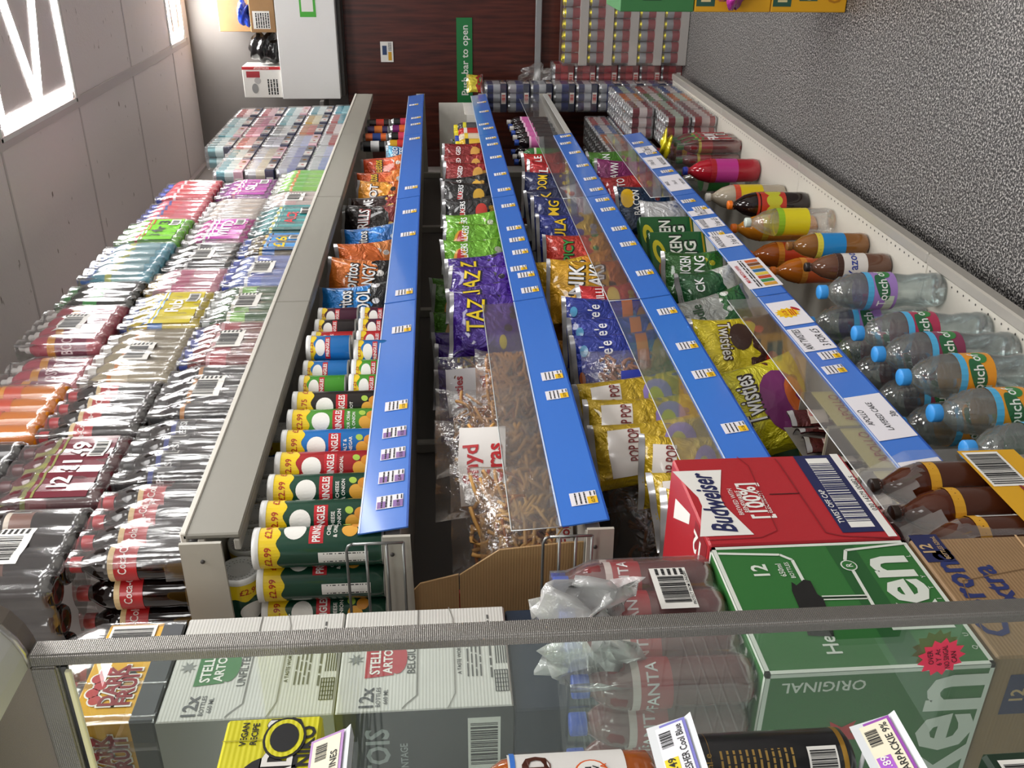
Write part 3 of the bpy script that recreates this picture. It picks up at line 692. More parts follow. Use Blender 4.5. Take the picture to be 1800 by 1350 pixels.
# ---------------------------------------------------------------- crisp bags
def bagS(w_, h_, t_, seed, lean=0., front=1):
    r = random.Random(seed); ph = [(r.uniform(15,45), r.uniform(15,45), r.uniform(0,6.3)) for _ in range(5)]
    k1, k2 = r.uniform(-.012,.012), r.uniform(-.012,.012)
    def S(a, b, d=0):
        u = max(-1, min(1, 2*a/w_)); v = max(0, min(1, b/h_)); e = abs(2*v-1)
        puff = max(0, 1-abs(u)**2.6)**.62*max(0, 1-e**3.2)**.75
        cr = (1-puff*.75)*sum(math.sin(p*a+q*b+s) for p, q, s in ph)/5*.015
        fold = .006*math.sin(a*95+seed)*(e**5)
        x = front*(t_/2*puff+.0012+d*1.0)+.0022*puff*math.sin(a*61+seed)*math.sin(b*47+seed*2.1)+cr*(.3+.7*(1-abs(u)**6))+fold+k1*u+k2*(2*v-1)
        yy = a*(1-.10*(1-e**2)*(abs(u)**1.0))
        return Vector((x, yy, b*(1-.04*abs(u)*puff)))
    return S
def bag(name, label, loc, w_=.19, h_=.25, t_=.07, yaw=-.6, tilt=-.12, roll=0., cols=('#c23','#fff','#333'), seed=1, txt='', tc='#ffffff', ts=.05, outline=None, panel=None, group=None, cat='snack bag', band=None, extra=None, lower=None, trot=0.):
    t = thing(name, label, cat, loc, (0,0,0), group)
    if w_ > .15: roll += .075*math.sin(seed*2.7); yaw += .05*math.sin(seed*1.9)
    t.rotation_euler = (Matrix.Rotation(yaw,3,'Z') @ Matrix.Rotation(tilt,3,'Y') @ Matrix.Rotation(roll,3,'X')).to_euler()
    mt = bagmat(cols[0], cols[1], cols[2], seed % 5)
    b = MB(); S = bagS(w_, h_, t_, seed); Sb = bagS(w_, h_, t_, seed, front=-1)
    b.surf(S, -w_/2, w_/2, 0, h_, 18, 22, mt, uv=True); b.surf(Sb, -w_/2, w_/2, 0, h_, 12, 14, mt, flip=True, uv=True)
    p = b
    if panel:
        pc, py0, py1, px = panel; p.surf(lambda a, bb: S(a, bb, .0015), -w_*px/2, w_*px/2, h_*py0, h_*py1, 10, 6, M(pc,.3,coat=.4), True)
    if lower:
        for q, (cc, ex, ey, rx, ry) in enumerate(lower): p.dec(S, ell(w_*ex, h_*ey, w_*rx, h_*ry, 14), M(cc,.3,coat=.4), .002+.0004*q)
    if txt:
        for q, l in enumerate(txt.split('|')):
            yy = h_*.66-q*ts*.95
            if outline: p.text(S, l, .002+w_*.10, yy-.002, ts*1.04, M(outline,.4), 4, d=.0028, wmax=w_*.56, rot=trot, shear=.1)
            p.text(S, l, w_*.10, yy, ts, M(tc,.4), 1, d=.0042, wmax=w_*.52, rot=trot, shear=.1)
    b.build('bag_body', t)
    sil = M('#d6d6d8', .25, .6)
    for z0 in (0, h_-.012):
        g = MB(); g.surf(lambda a, bb, d=0: S(a, bb, .0012), -w_/2, w_/2, z0, z0+.012, 18, 1, sil); g.surf(lambda a, bb, d=0: Sb(a, bb, .0012), -w_/2, w_/2, z0, z0+.012, 18, 1, sil, flip=True)
        g.build('crimped_seal', t)
    settle(t)
    return t
def settle(t):
    """rest the lowest point of a thing at its base height"""
    R = t.rotation_euler.to_matrix(); lo = 1e9
    for c in t.children:
        if c.type == 'MESH':
            n = len(c.data.vertices); co = np.empty(n*3); c.data.vertices.foreach_get('co', co); co = co.reshape(-1,3)
            lo = min(lo, float((co @ np.array(R)[2]).min()))
    t.location.z -= lo
    if t.location.y > 1.3 and -1.5 < t.location.x < -1.0 and t.location.z > 0:      # keep it behind the price strip, off the back panel and the end bracket
        P_ = np.concatenate([(lambda m_: (m_.vertices.foreach_get('co', (a_ := np.empty(len(m_.vertices)*3))), a_.reshape(-1,3) @ np.array(R).T)[1])(c.data) for c in t.children if c.type == 'MESH'])
        t.location.x = min(t.location.x, -1.042-P_[:,0].max()); t.location.x = max(t.location.x, -1.495-P_[:,0].min()); t.location.y = max(t.location.y, 1.440-P_[:,1].min())
def noodle(b, n, box, m, r=.0032, L=.05, seed=1, curl=1.):
    rd = random.Random(seed)
    for _ in range(n):
        p = Vector((rd.uniform(box[0],box[1]), rd.uniform(box[2],box[3]), rd.uniform(box[4],box[5])))
        d = Vector((rd.uniform(-1,1), rd.uniform(-1,1), rd.uniform(-1,1))).normalized(); e = d.cross(Vector((rd.uniform(-1,1),rd.uniform(-1,1),1))).normalized()
        l = L*rd.uniform(.6,1.3); k = curl*rd.uniform(.3,1.2)
        Q = []
        for t in (0,.25,.5,.75,1):
            q = p+d*(l*t)+e*(math.sin(t*PI*1.3)*l*.35*k)
            W_ = box[3]*1.25; q.y = max(-W_, min(W_, q.y)); q.z = max(.012, min(box[5]*1.1, q.z)); u = abs(q.y)/(W_*1.12)
            lim = max(.002, box[1]/.22*.5*(1-u**2.6)**.62*max(.05, 1-abs(2*q.z/(box[5]/.75)-1)**3.2)**.75-r-.003); q.x = max(-lim, min(lim, q.x)); Q.append(q)
        b.tube(Q, r, m, 5)
def clear_bag(name, label, loc, w_=.2, h_=.26, t_=.07, yaw=-.6, tilt=-.15, roll=0., col='#c98a45', seed=1, n=70, r=.0034, L=.05, panel=None, group=None, ring=False, fill=.75):
    t = thing(name, label, 'snack bag', loc, (0,0,0), group)
    t.rotation_euler = (Matrix.Rotation(yaw,3,'Z') @ Matrix.Rotation(tilt,3,'Y') @ Matrix.Rotation(roll,3,'X')).to_euler()
    S = bagS(w_, h_, t_, seed); Sb = bagS(w_, h_, t_, seed, front=-1)
    b = MB(); b.surf(S, -w_/2, w_/2, 0, h_, 18, 20, POLY); b.surf(Sb, -w_/2, w_/2, 0, h_, 14, 14, POLY, flip=True); b.build('clear_bag', t)
    s = MB(); noodle(s, int(n*1.7), (-t_*.22,t_*.22,-w_*.36,w_*.33,.02,h_*fill), M(col,.55,bump=.3,bscale=300), r*1.15, L, seed)
    noodle(s, n//3, (-t_*.22,t_*.22,-w_*.36,w_*.33,.02,h_*fill), M('#a8642c',.6,bump=.3,bscale=300), r, L, seed+9)
    o = s.build('snack_pieces', t); o['kind'] = 'stuff'
    if panel:
        pc, py0, py1, px, tx, tc, ts = panel; p = MB()
        p.surf(lambda a, bb: S(a, bb, .002), -w_*px/2, w_*px/2, h_*py0, h_*py1, 8, 5, M(pc,.4), True)
        for q, l in enumerate(tx.split('|')): p.text(S, l, 0, h_*(py0+(py1-py0)*(1-(q+.5)/len(tx.split('|')))), ts, M(tc,.4), 2, d=.0035, wmax=w_*px*.9)
        p.build('printed_header', t)
    settle(t)
    return t
# ================================================================ TOP SHELF: three tiers of shrink-wrapped drinks
T1, T2, T3, T4 = .4555, .6975, .9395, 1.165
cola = dict(kind='pet', col='#120a08', cap='#c3202a', lab='#c4262c', lab2='#e8cf9c', txt='Coca-Cola', tcol='#fff5f0')
pepsi = dict(kind='pet', col='#14100f', cap='#101012', lab='#1b1b20', lab2='#2a3f8f', txt='PEPSI', tcol='#f2f2f2', bar=True)
bottle_pack('pack of cola bottles with red caps and cream-edged red labels, nearest on the top shelf', cola, 1.417, 4, T1, hole=True)
bottle_pack('pack of black-capped dark cola bottles right behind the red-capped cola pack', pepsi, 1.69, 4, T1, hole=False)
bottle_pack('pack of dark bottles with a white barcode sticker, bottom tier, behind the black-capped cola', dict(kind='pet', col='#1d1b1c', cap='#1a1a1c', lab='#33302f', lab2='#c8883a', bar=True), 1.975, 4, T1, sticker=True, hole=False)
bottle_pack('pack of pale red fruit drinks with blue caps and a barcode sticker, bottom tier', dict(kind='pet', col='#8a3c3c', cap='#1f3fae', lab='#c03a48', lab2='#e8b9bd', txt='FRUIT' if False else ''), 2.26, 4, T1, sticker=True, hole=False)
bottle_pack('pack of green lemonade bottles with lime labels, bottom tier', dict(kind='pet', col='#3d6b3c', cap='#e8ece8', lab='#8ccf4a', lab2='#f2f0e0', bar=True), 2.54, 4, T1, sticker=True, hole=False)
bottle_pack('pack of pale blue sports drinks with blue labels, bottom tier', dict(kind='pet', col='#8fa0dc', cap='#2a4fd0', lab='#6f86e0', lab2='#ffffff'), 2.83, 4, T1, sticker=True, hole=False)
bottle_pack('drinks pack in a blue and yellow printed wrap, bottom tier', dict(kind='pet', col='#6b5a34', cap='#2a62c9', lab='#2a7fd0', lab2='#f0cf2a'), 3.12, 3, T1, promo=('#2f93dd','#1a1a1c','£1.60','#f2cf1a'), hole=False)
bottle_pack('drinks pack in a teal printed wrap with a red berry picture, bottom tier', dict(kind='pet', col='#1f8a8c', cap='#1f6f70', lab='#2a9a9a', lab2='#e8e04a'), 3.34, 5, T1, promo=('#1f8f92','#188084','ALOE','#e02a3a'), hole=False)
bottle_pack('pack of clear pink flavoured water bottles, bottom tier', dict(kind='pet', col='#d8c8c4', cap='#e9e9e9', lab='#d9b5b5', lab2='#ffffff'), 3.69, 3, T1, sticker=True, hole=False)
bottle_pack('pack of lime green and orange fizzy drinks, bottom tier', dict(kind='pet', col='#8fd04a', cap='#f0f0e8', lab='#74c93a', lab2='#f08a1a'), 3.91, 5, T1, hole=False)
# second tier
bottle_pack('pack of dark bottles with brown labels and a large barcode, nearest on the second tier', dict(kind='pet', col='#15100f', cap='#1a1213', lab='#8a5a48', lab2='#e8dccc', bar=True), 1.36, 4, T2, X=-1.075, sticker=True, hole=False)
bottle_pack('maroon and olive printed drinks pack with a round red, white and blue logo, second tier', dict(kind='pet', col='#5a2028', cap='#5a1820', lab='#7a2a34', lab2='#8a8a4a'), 1.645, 4, T2, X=-1.075, promo=('#6f2a36','#8a8a52','12 £1.49','#f2e9e9'), hole=False)
bottle_pack('pack of dark cola bottles with small red labels, second tier beside the orange soda', cola, 1.93, 4, T2, X=-1.08, hole=False)
bottle_pack('pack of cream coloured milky drinks with white caps and a barcode sticker, second tier', dict(kind='pet', col='#b3a78c', cap='#efece6', lab='#cfc0a4', lab2='#d88a3a', txt=''), 2.21, 5, T2, X=-1.085, sticker=True, hole=False)
bottle_pack('yellow and blue printed mango drinks pack, second tier', dict(kind='pet', col='#d8c23a', cap='#2a4f9a', lab='#2a7fd0', lab2='#f0d02a'), 2.56, 4, T2, X=-1.085, promo=('#e3cf1a','#2a7fd0','Rubi','#ffffff'), hole=False)
bottle_pack('pack of pink milkshake bottles, second tier', dict(kind='pet', col='#e3a3b4', cap='#e9c34a', lab='#e0709a', lab2='#f4e0e6'), 2.84, 3, T2, X=-1.085, hole=False)
bottle_pack('pack of black energy drink bottles in glossy film, second tier', dict(kind='pet', col='#141416', cap='#101012', lab='#1b1b1e', lab2='#d8d8d8'), 3.06, 4, T2, X=-1.09, sticker=True, hole=False)
bottle_pack('magenta and white printed drinks pack, second tier', dict(kind='pet', col='#c23a92', cap='#f0f0f0', lab='#b0289a', lab2='#ffffff'), 3.345, 4, T2, X=-1.09, promo=('#b32a9c','#e9e4ea','VIMTO','#ffffff'), hole=False)
bottle_pack('pack of pale clear bottles with white caps, second tier', dict(kind='pet', col='#c9bdb5', cap='#efefef', lab='#d9d0cc', lab2='#efe9e9'), 3.63, 4, T2, X=-1.09, hole=False)
# third tier
bottle_pack('pack of orange soda bottles, third tier against the ceiling', dict(kind='pet', col='#e88a14', cap='#e8701a', lab='#e8562a', lab2='#f0a83a'), 1.95, 4, T3, X=-1.09, hole=False)
bottle_pack('pack of black-bottomed cola bottles beside the orange soda, third tier', dict(kind='pet', col='#141012', cap='#141012', lab='#2a2628', lab2='#6a3030'), 1.66, 4, T3, X=-1.09, hole=False)
boost = dict(kind='sport', col='#c25a6a', cap='#eceae6', lab='#8a1a4a', lab2='#e3a03a', txt='BOOST', tcol='#f0d8dc')
bottle_pack('pack of pink and orange isotonic drinks with white sports caps, third tier', boost, 2.235, 3, T3, X=-1.12, hole=False)
bottle_pack('pack of pink and orange sports bottles with a tilted barcode sticker, third tier', boost, 2.45, 4, T3-.0, X=-1.085, sticker=True, hole=False)
bottle_pack('pack of black bottles with green labels and green caps, third tier', dict(kind='pet', col='#16241a', cap='#1f9a3a', lab='#2fb04a', lab2='#1a1a1a'), 2.745, 3, T3, X=-1.09, hole=False)
bottle_pack('pack of pale blue and yellow sports drinks with blue caps, third tier', dict(kind='sport', col='#7fc4d8', cap='#2a7fd8', lab='#9cc8d0', lab2='#d8dc7a'), 2.97, 5, T3, X=-1.085, hole=False)
bottle_pack('lime green and red printed drinks pack, third tier', dict(kind='pet', col='#7ac93a', cap='#5ab82a', lab='#6ac02a', lab2='#c3302a'), 3.35, 4, T3, X=-1.09, promo=('#7ccc34','#c3342a','3 for £3','#1f1f1f'), hole=False)
bottle_pack('red and blue drinks pack with blue caps, nearer of two on the far third tier', dict(kind='pet', col='#d86a7a', cap='#1f3fb8', lab='#d03a4a', lab2='#2a3f9a', txt='ZOO' if False else ''), 3.65, 4, T3, X=-1.10, hole=False)
# cans stacked at the far end of the top shelf
tiers = [('bottom', .4555), ('second', .594), ('third', .733), ('fourth', .872), ('fifth', 1.011)]
rowsY = [(4.27,'nearest'), (4.50,'second'), (4.76,'third'), (5.02,'fourth'), (5.28,'fifth'), (5.54,'farthest')]
colr = [[('#d4d7dc','#8f9fd0','silver'), ('#c9cbd6','#7f86b8','silver and blue'), ('#d8dadc','#e0d8c0','silver'), ('#2f8f9c','#c9dcdc','teal'), None],
        [('#dcdee2','#b9c0e0','white'), ('#cfd2e4','#8a90c0','white and blue'), ('#d9dadd','#d8d0c0','silver'), ('#2f8f9c','#d4e2e2','teal'), None],
        [('#dadce0','#b4302e','white and red'), ('#c8cad8','#b9c0e0','white'), ('#c8cad4','#d8d8e2','silver'), ('#c42a30','#f0c0c0','red'), ('#6f9fa6','#cfe0e0','teal')],
        [('#b33a3e','#e8e0e0','dark red'), ('#d88a4a','#c84a3a','orange and red'), ('#c4c8c8','#e0e0e0','silver'), ('#e0708c','#f0b0c4','pink'), ('#2a8a98','#a8d8dc','teal')],
        [('#c84a50','#6fb8c9','red and blue'), ('#d8b03a','#e8e0c0','yellow'), ('#7fb8c0','#d4e4e6','light blue'), ('#c9a0a8','#b86a8a','rose'), ('#7aa8b0','#d0e0e0','teal')],
        [('#3fb4cc','#b0e4ec','sky blue'), ('#6fb0c0','#e0ecec','light blue'), ('#8ac0c8','#e4eeee','pale blue'), ('#b04a5a','#e0c0c8','crimson'), ('#a8464a','#d8c0c0','dark red')]]
for r_, (y, yn) in enumerate(rowsY):
    for q, (tn, tz) in enumerate(tiers):
        sp = colr[r_][q]
        if not sp: continue
        can_pack('shrink-wrapped pack of %s cans, %s tier, %s row of the far can stacks' % (sp[2], tn, yn), sp[0], sp[1], '#23284a' if (r_+q) % 4 != 3 else '#e0b8c4', y, 4, tz, -1.065-.004*q, nx=2, slw=.32, sl_side=1)
bottle_pack('pack of red berry drinks with blue caps and a yellow card end, upper far tier', dict(kind='pet', col='#d0505e', cap='#1f3fb8', lab='#c8323e', lab2='#e8d8dc'), 3.93, 4, T3-.0, X=-1.09, hole=False)
bottle_pack('purple and pink printed drinks pack beside the far cans, second tier', dict(kind='pet', col='#9a4a9a', cap='#8a2a8a', lab='#a03aa0', lab2='#e0a0b8'), 3.93, 4, T2, X=-1.09, promo=('#a8489c','#d87a92','Oasis' if False else 'SALE','#ffffff'), hole=False)
# ================================================================ LEVEL 1: crisp tubes, nachos, cans
def tube_meshes(col, h, r, price, sub='', big=True, lw=.0):
    b = MB(); b.lathe([(r*.97,.0),(r,.002),(r,h-.012)], M(col,.22,.1,coat=.5), 28); b.lathe([(0,.001),(r*.98,0),(r*1.01,.0),(r*1.01,.004)], M('#c9c9c6',.3,.7), 28)
    y = M('#f3d21a',.35,coat=.4)
    A = -.95; W = r*3.13
    bd = []; n = 40                                  # wavy lower edge of the yellow price band
    for k in range(n): 
        x0, x1 = -W+2*W*k/n, -W+2*W*(k+1)/n; f = lambda x: h*.80+.004*math.sin(x*160)
        b.dec(cylS(r,A,0), ([(x0,f(x0)),(x1,f(x1)),(x1,h-.010),(x0,h-.010)],[(0,1,2,3)]), y, .0004)
    S = cylS(r, A, 0); R_ = M('#b3261e',.4)
    for x in (-r*1.5, 0, r*1.5): b.text(S, price, x, h*.88, h*(.075 if big else .11), R_, 1, d=.001)
    for x in ((0, r*2.6) if False else (0,)):
        b.dec(S, ell(x, h*.68, r*.62, h*.085 if big else h*.11, 22), M('#f2f0ea',.35), .0006)
        b.dec(S, rect(x-r*.85, h*.46, x+r*.85, h*.57, 8,1), M('#c3222c',.35), .0006)
        b.text(S, 'PRINGLES', x, h*.515, h*(.085 if big else .1), M('#f6f2ee',.35), 2, d=.0012, wmax=r*1.55)
        for q, l in enumerate(sub.split('|')): b.text(S, l, x, h*.42-q*h*.05, h*.042, M('#f4f2ea',.4), 1, d=.001, wmax=r*1.3)
        if big:
            b.dec(S, ell(x-r*.15, h*.26, r*.42, h*.06, 18, .5), M('#e5a63a',.4), .0008); b.dec(S, ell(x+r*.35, h*.20, r*.30, h*.05, 18, .5), M('#d98f2a',.4), .0010); b.dec(S, ell(x+r*.5, h*.29, r*.22, h*.03, 14, .9), M('#a9c94a',.4), .0012)
    b.dec(S, rect(-r*1.9,h*.12,-r*1.3,h*.5,4,1), PAPER, .0006); b.bars(S, -r*1.85,h*.15,-r*1.35,h*.47, INK, 12, d=.001, vert=False)
    l = MB(); l.lathe([(r*1.03,h-.012),(r*1.04,h-.008),(r*1.04,h),(r*.96,h+.001),(r*.93,h-.003),(0,h-.003)], M('#e9e9e6',.3), 28)
    PS_ = planeS((0,0,h-.002),(1,0,0),(0,1,0))
    for rr in (.62,.80):
        for k in range(26): 
            if rr == .80 or k % 5: a_ = 2*PI*k/26; l.dec(PS_, rect(rr*r*math.cos(a_)-.0012, rr*r*math.sin(a_)-.0008, rr*r*math.cos(a_)+.0012, rr*r*math.sin(a_)+.0008), M('#8a8a88',.5), .0006)
    return b.mesh('tube_body'), l.mesh('plastic_lid')
_TB = {}
def crisp_tube(label, col, x, y, z, h=.240, r=.0375, price='£2.99', sub='', rot=(0,0,0), group=None, rz=0):
    k = (col, h, price, sub)
    if k not in _TB: _TB[k] = tube_meshes(col, h, r, price, sub, h > .2)
    t = thing('crisp_tube', label, 'crisp tube', (x,y,z+H), rot if rot != (0,0,0) else (0,0,rz), group)
    for n, mm in (('tube_body', _TB[k][0]), ('plastic_lid', _TB[k][1])):
        c = bpy.data.objects.new(n, mm); C.objects.link(c); c.parent = t
    return t
Z1 = .1165
DG = '#1c4a38'
crisp_tube('large dark green crisp tube at the wire guard, front one of three', DG, -1.075, 1.455, Z1, sub='CHEESE|& ONION', rz=1.0)
crisp_tube('dark green crisp tube directly behind the widest front tube, against the wire guard', DG, -1.155, 1.458, Z1, sub='CHEESE|& ONION', rz=1.1)
crisp_tube('dark green crisp tube deepest of three at the wire guard', DG, -1.235, 1.462, Z1, sub='CHEESE|& ONION')
for y, c, s, lab in ((1.545,DG,'CHEESE|& ONION','dark green crisp tube with a dented lid, second along the shelf front'), (1.640,DG,'CHEESE|& ONION','dark green cheese and onion crisp tube next to the red tube'),
        (1.735,'#b3262c','ORIGINAL','red crisp tube of original flavour between green and blue tubes'), (1.830,'#1f78c9','SALT &|VINEGAR','large blue salt and vinegar crisp tube'),
        (1.925,'#56a03a','SOUR CREAM|& ONION','light green crisp tube with a curved stripe design beside the blue tube'), (2.015,'#26211f','HOT','black crisp tube of hot flavour, last of the large tubes')):
    crisp_tube(lab, c, -1.075-.004*(y > 1.7), y, Z1, sub=s, price='£2.75' if s == 'HOT' else '£2.99', rz=.15*math.sin(y*40))
for k, y in enumerate((1.47,1.56,1.65,1.745,1.84,2.0)):   # lids up in the gap behind: tubes lying on their sides, lid towards the aisle
    crisp_tube('crisp tube lying on its side, white lid to the aisle, %s of six' % ORD[k], DG if k < 4 else '#1f78c9', -1.372, y, Z1+.2785, rot=(0,PI/2,0), sub='CHEESE|& ONION' if k < 4 else 'SALT &|VINEGAR', group='tubes lying on top of the back row')
for y in (1.545,1.64,1.735,1.83,1.925,2.015):
    crisp_tube('crisp tube in the back row under the lying tubes, %s' % ORD[[1.545,1.64,1.735,1.83,1.925,2.015].index(y)], DG, -1.235, y, Z1, sub='CHEESE|& ONION', group='back row of large tubes')
sm = [(2.115,'#4aa02f','#4aa02f','light green',0),(2.20,'#2277c4','#4aa02f','blue',0),(2.29,'#2277c4','#2277c4','front blue',.03),(2.385,'#c3262c','#c3262c','red',0),(2.47,'#241d20','#4a1f3a','black',0),(2.555,'#4a1a34','#4a1a34','maroon',0)]
for y, cu, cl, nm, dx in sm:
    crisp_tube('small %s crisp tube, upper of the pair' % nm if nm != 'front blue' else 'small blue crisp tube standing forward with its barcode showing, upper', cu, -1.085+dx, y, Z1+.122, h=.115, price='£1.25')
    crisp_tube('small crisp tube standing underneath the small %s one' % nm, cl, -1.085+dx*.5, y, Z1, h=.115, price='£1.25')
def zb(lv): return BOARD[lv]+H+.002
bag('nacho_bag', 'blue and black tortilla chip bag right after the small crisp tubes', (-1.125,2.71,zb(1)), .24,.25,.07,-.75,-.12,cols=('#1f86d8','#101418','#e8e8ea'),seed=3,txt='Doritos|COOL',ts=.06,outline='#0d1216')
bag('nacho_bag', 'orange and black tortilla chip bag behind the blue nacho bag', (-1.13,2.90,zb(1)), .24,.25,.07,-.8,-.12,cols=('#d9762a','#1a1512','#f0ece6'),seed=4,txt='Doritos|TANGY',ts=.06,outline='#1a1210')
bag('snack_bag', 'large plain orange snack bag slumped forward with its tip sticking out', (-1.08,3.12,zb(1)), .20,.225,.07,-1.0,.12,.12,cols=('#d8681f','#e08a4a','#d9d2cc'),seed=7)
bag('nacho_bag', 'bright blue chip bag half hidden above the slumped orange bag', (-1.14,3.36,zb(1)), .22,.24,.06,-.8,-.1,cols=('#1f7fd6','#155a9c','#c9d6e4'),seed=5,txt='Doritos',ts=.05,outline='#10202e')
bag('crisp_bag', 'glossy black crisp bag with red and white lettering, first level', (-1.12,3.56,zb(1)), .23,.26,.07,-.8,-.1,cols=('#17110f','#7a1f1c','#c8a24a'),seed=6,txt='GRILLS',ts=.06,outline='#8a1f1a')
bag('crisp_bag', 'black and dark red crisp bag behind the glossy black one', (-1.13,3.75,zb(1)), .22,.25,.07,-.8,-.1,cols=('#2a1210','#8a1c1c','#d0a040'),seed=8,txt='FLAME',ts=.06,outline='#3a1010')
bag('crisp_bag', 'yellow and orange snack bag between the dark bags and the orange pair', (-1.13,3.93,zb(1)), .22,.23,.07,-.8,-.1,cols=('#e0962a','#c9601c','#2a1a10'),seed=9,txt='HOT',ts=.05,outline='#3a1a08')
bag('cheese_snack_bag', 'orange cheese snack bag with black and yellow lettering, nearer of two', (-1.12,4.14,zb(1)), .23,.24,.08,-.8,-.08,cols=('#d85a1f','#e07a2a','#e4dcd4'),seed=10,txt='Cheetos',tc='#f2c21a',outline='#1a1210',ts=.06)
bag('cheese_snack_bag', 'orange cheese snack bag with black and yellow lettering, farther of two', (-1.12,4.40,zb(1)), .23,.23,.08,-.75,-.08,cols=('#d04a1f','#d86a2a','#dcd4cc'),seed=12,txt='Cheetos',tc='#f2c21a',outline='#1a1210',ts=.06)
bag('biscuit_bag', 'small light blue bag with white lettering at the blue strip', (-1.08,4.58,zb(1)), .15,.13,.06,-.7,0,cols=('#6fb8e0','#a8d4ec','#d88a3a'),seed=2,txt='OREO|BITES',tc='#ffffff',outline='#1f4f9a',ts=.035)
cc = [('#17171a','#e8e8e8','black'),('#e0682a','#1f3f8a','orange'),('#3a2a5a','#e07a2a','purple'),('#2a1a1a','#c83a2a','dark')]
cd = [('#d8a21a','#c9302a','yellow'),('#1a1a1a','#d03a5a','black and pink'),('#7a1f6a','#e0682a','magenta'),('#1c1c20','#c03050','black and red')]
def can(label, body, acc, x, y, z, tall=.132, tx='', group=None, r=None):
    k = ('c', body, acc, tall, tx)
    if k not in _C: _C[k] = can_mesh(body, acc, tx, tall, r=r or (.0268 if tall < .14 else .033)).mesh('drink_can')
    o = bpy.data.objects.new('drink_can', _C[k]); C.objects.link(o); o.location = (x,y,z); return tag(o, label, 'can', group)
for k, y in enumerate((4.82,5.0,5.18,5.36)):
    can('%s drink can, lower in the first level can stacks, %s' % (cd[k][2], ORD[k]), cd[k][0], cd[k][1], -1.09, y, zb(1), tx='')
    can('%s drink can, upper in the first level can stacks, %s' % (cc[k][2], ORD[k]), cc[k][0], cc[k][1], -1.095, y, zb(1)+.1335)
    can('%s drink can in the back row of the first level can stacks, %s' % (cc[k-1][2], ORD[k]), cc[k-1][0], cc[k-1][1], -1.17, y+.03, zb(1)+.0)
# ================================================================ LEVEL 2
clear_bag('savoury_snack_bag', 'clear bag of pale curly savoury sticks nearest the wire guard, white and red label', (-1.13,1.47,zb(2)), .24,.19,.07,-.95,-.10,0,'#dcb06e',3,110,.0035,.06,('#eceae6',.02,.20,.5,'Peas Flour','#a8262a',.028))
clear_bag('savoury_snack_bag', 'clear bag of golden twisted snack sticks, second from the wire guard', (-1.13,1.62,zb(2)), .24,.25,.07,-.85,-.10,0,'#dba65c',5,100,.004,.07,('#e8e4e0',.02,.16,.5,'Moolkare','#1a1a1a',.03))
clear_bag('savoury_snack_bag', 'clear bag with a printed white top and red lettering, full of snack rings', (-1.12,1.79,zb(2)), .24,.28,.09,-.8,-.12,0,'#e0a85a',7,90,.0042,.05,('#ece8e4',.42,.80,.8,'Snyd|Gras','#c01f26',.05))
clear_bag('savoury_snack_bag', 'clear bag of brown noodle snack with a grey back, behind the red printed bag', (-1.13,1.99,zb(2)), .24,.28,.08,-.7,-.12,0,'#cf9a5c',9,90,.0035,.06)
clear_bag('savoury_snack_bag', 'tall clear bag of straight snack sticks under the clear riser, second level', (-1.10,2.17,zb(2)), .20,.17,.06,-.7,-.08,0,'#cf9150',11,110,.004,.07)
clear_bag('savoury_snack_bag', 'clear bag with a black edge and a large white label with red title', (-1.20,2.33,zb(2)), .22,.27,.06,-1.0,-.06,.06,'#8a5a30',13,40,.003,.05,('#ece9ec',.12,.90,.62,'Karties|Pappri|snack mix','#b5303a',.032))
for k, (x, y, z_) in enumerate(((-1.36,1.50,.0),(-1.34,1.68,.02),(-1.35,1.88,.0),(-1.38,2.10,.0),(-1.36,1.52,.17),(-1.40,2.32,.0))):
    clear_bag('small_snack_packet', 'clear packet with white and pink label deep on second level, %s of six' % ORD[k], (x,y,zb(2)+z_), .15,.16,.05,-.9,-.1,0,'#6a4528',20+k,26,.003,.04,('#e4dade',.30,.85,.8,'TERRY|snacks','#b54a62',.03), group='labelled packets deep on the second level')
bag('open_red_bag', 'red and white striped foil bag folded over beside the wire guard', (-1.28,1.49,zb(2)+.0), .11,.27,.035,-1.35,-.05,.05,cols=('#b31f26','#c8343a','#ece8e8'),seed=21,txt='MIXTURE',ts=.04)
PU = ('#3f1a8a','#4a1f9a','#1a1030')
for k, (x, y) in enumerate(((-1.10,2.58),(-1.11,2.70),(-1.11,2.83),(-1.10,2.97))):
    bag('corn_snack_bag', 'purple snack bag with yellow lettering, %s of the four at the shelf front' % ORD[k], (x,y,zb(2)), .22,.23,.058,-.7,-.1,cols=PU,seed=30+k,txt='TAZ' if k != 1 else 'TAKI',tc='#f2d21a',outline='#14102a',ts=.075,lower=[('#e8cf1a',-.32,.30,.10,.05)], group='purple snack bags on the second level')
for k, (x, y) in enumerate(((-1.34,2.50),(-1.34,2.66),(-1.34,2.83))):
    bag('corn_snack_bag', 'purple snack bag pushed deep behind the front row, %s of three' % ORD[k], (x,y,zb(2)), .22,.28,.06,-.9,-.05,cols=PU,seed=36+k,txt='TAZ',tc='#f2d21a',ts=.07, group='purple bags deep on the second level')
WG = ('#6fb32a','#7dc034','#e0e8c8'); rl = [('#e0a22a',.0,.72,.26,.11),('#c1272d',.0,.72,.24,.06)]
for k, (x, y) in enumerate(((-1.10,3.12),(-1.10,3.28),(-1.10,3.46))):
    bag('crisp_bag', 'lime green crisp bag, %s of the three at the shelf front' % ORD[k], (x,y,zb(2)), .23,.24,.075,-.75,-.1,cols=WG,seed=40+k,txt='Walkers' if False else 'WALKERS',ts=.035,lower=rl, group='lime green crisp bags on the second level')
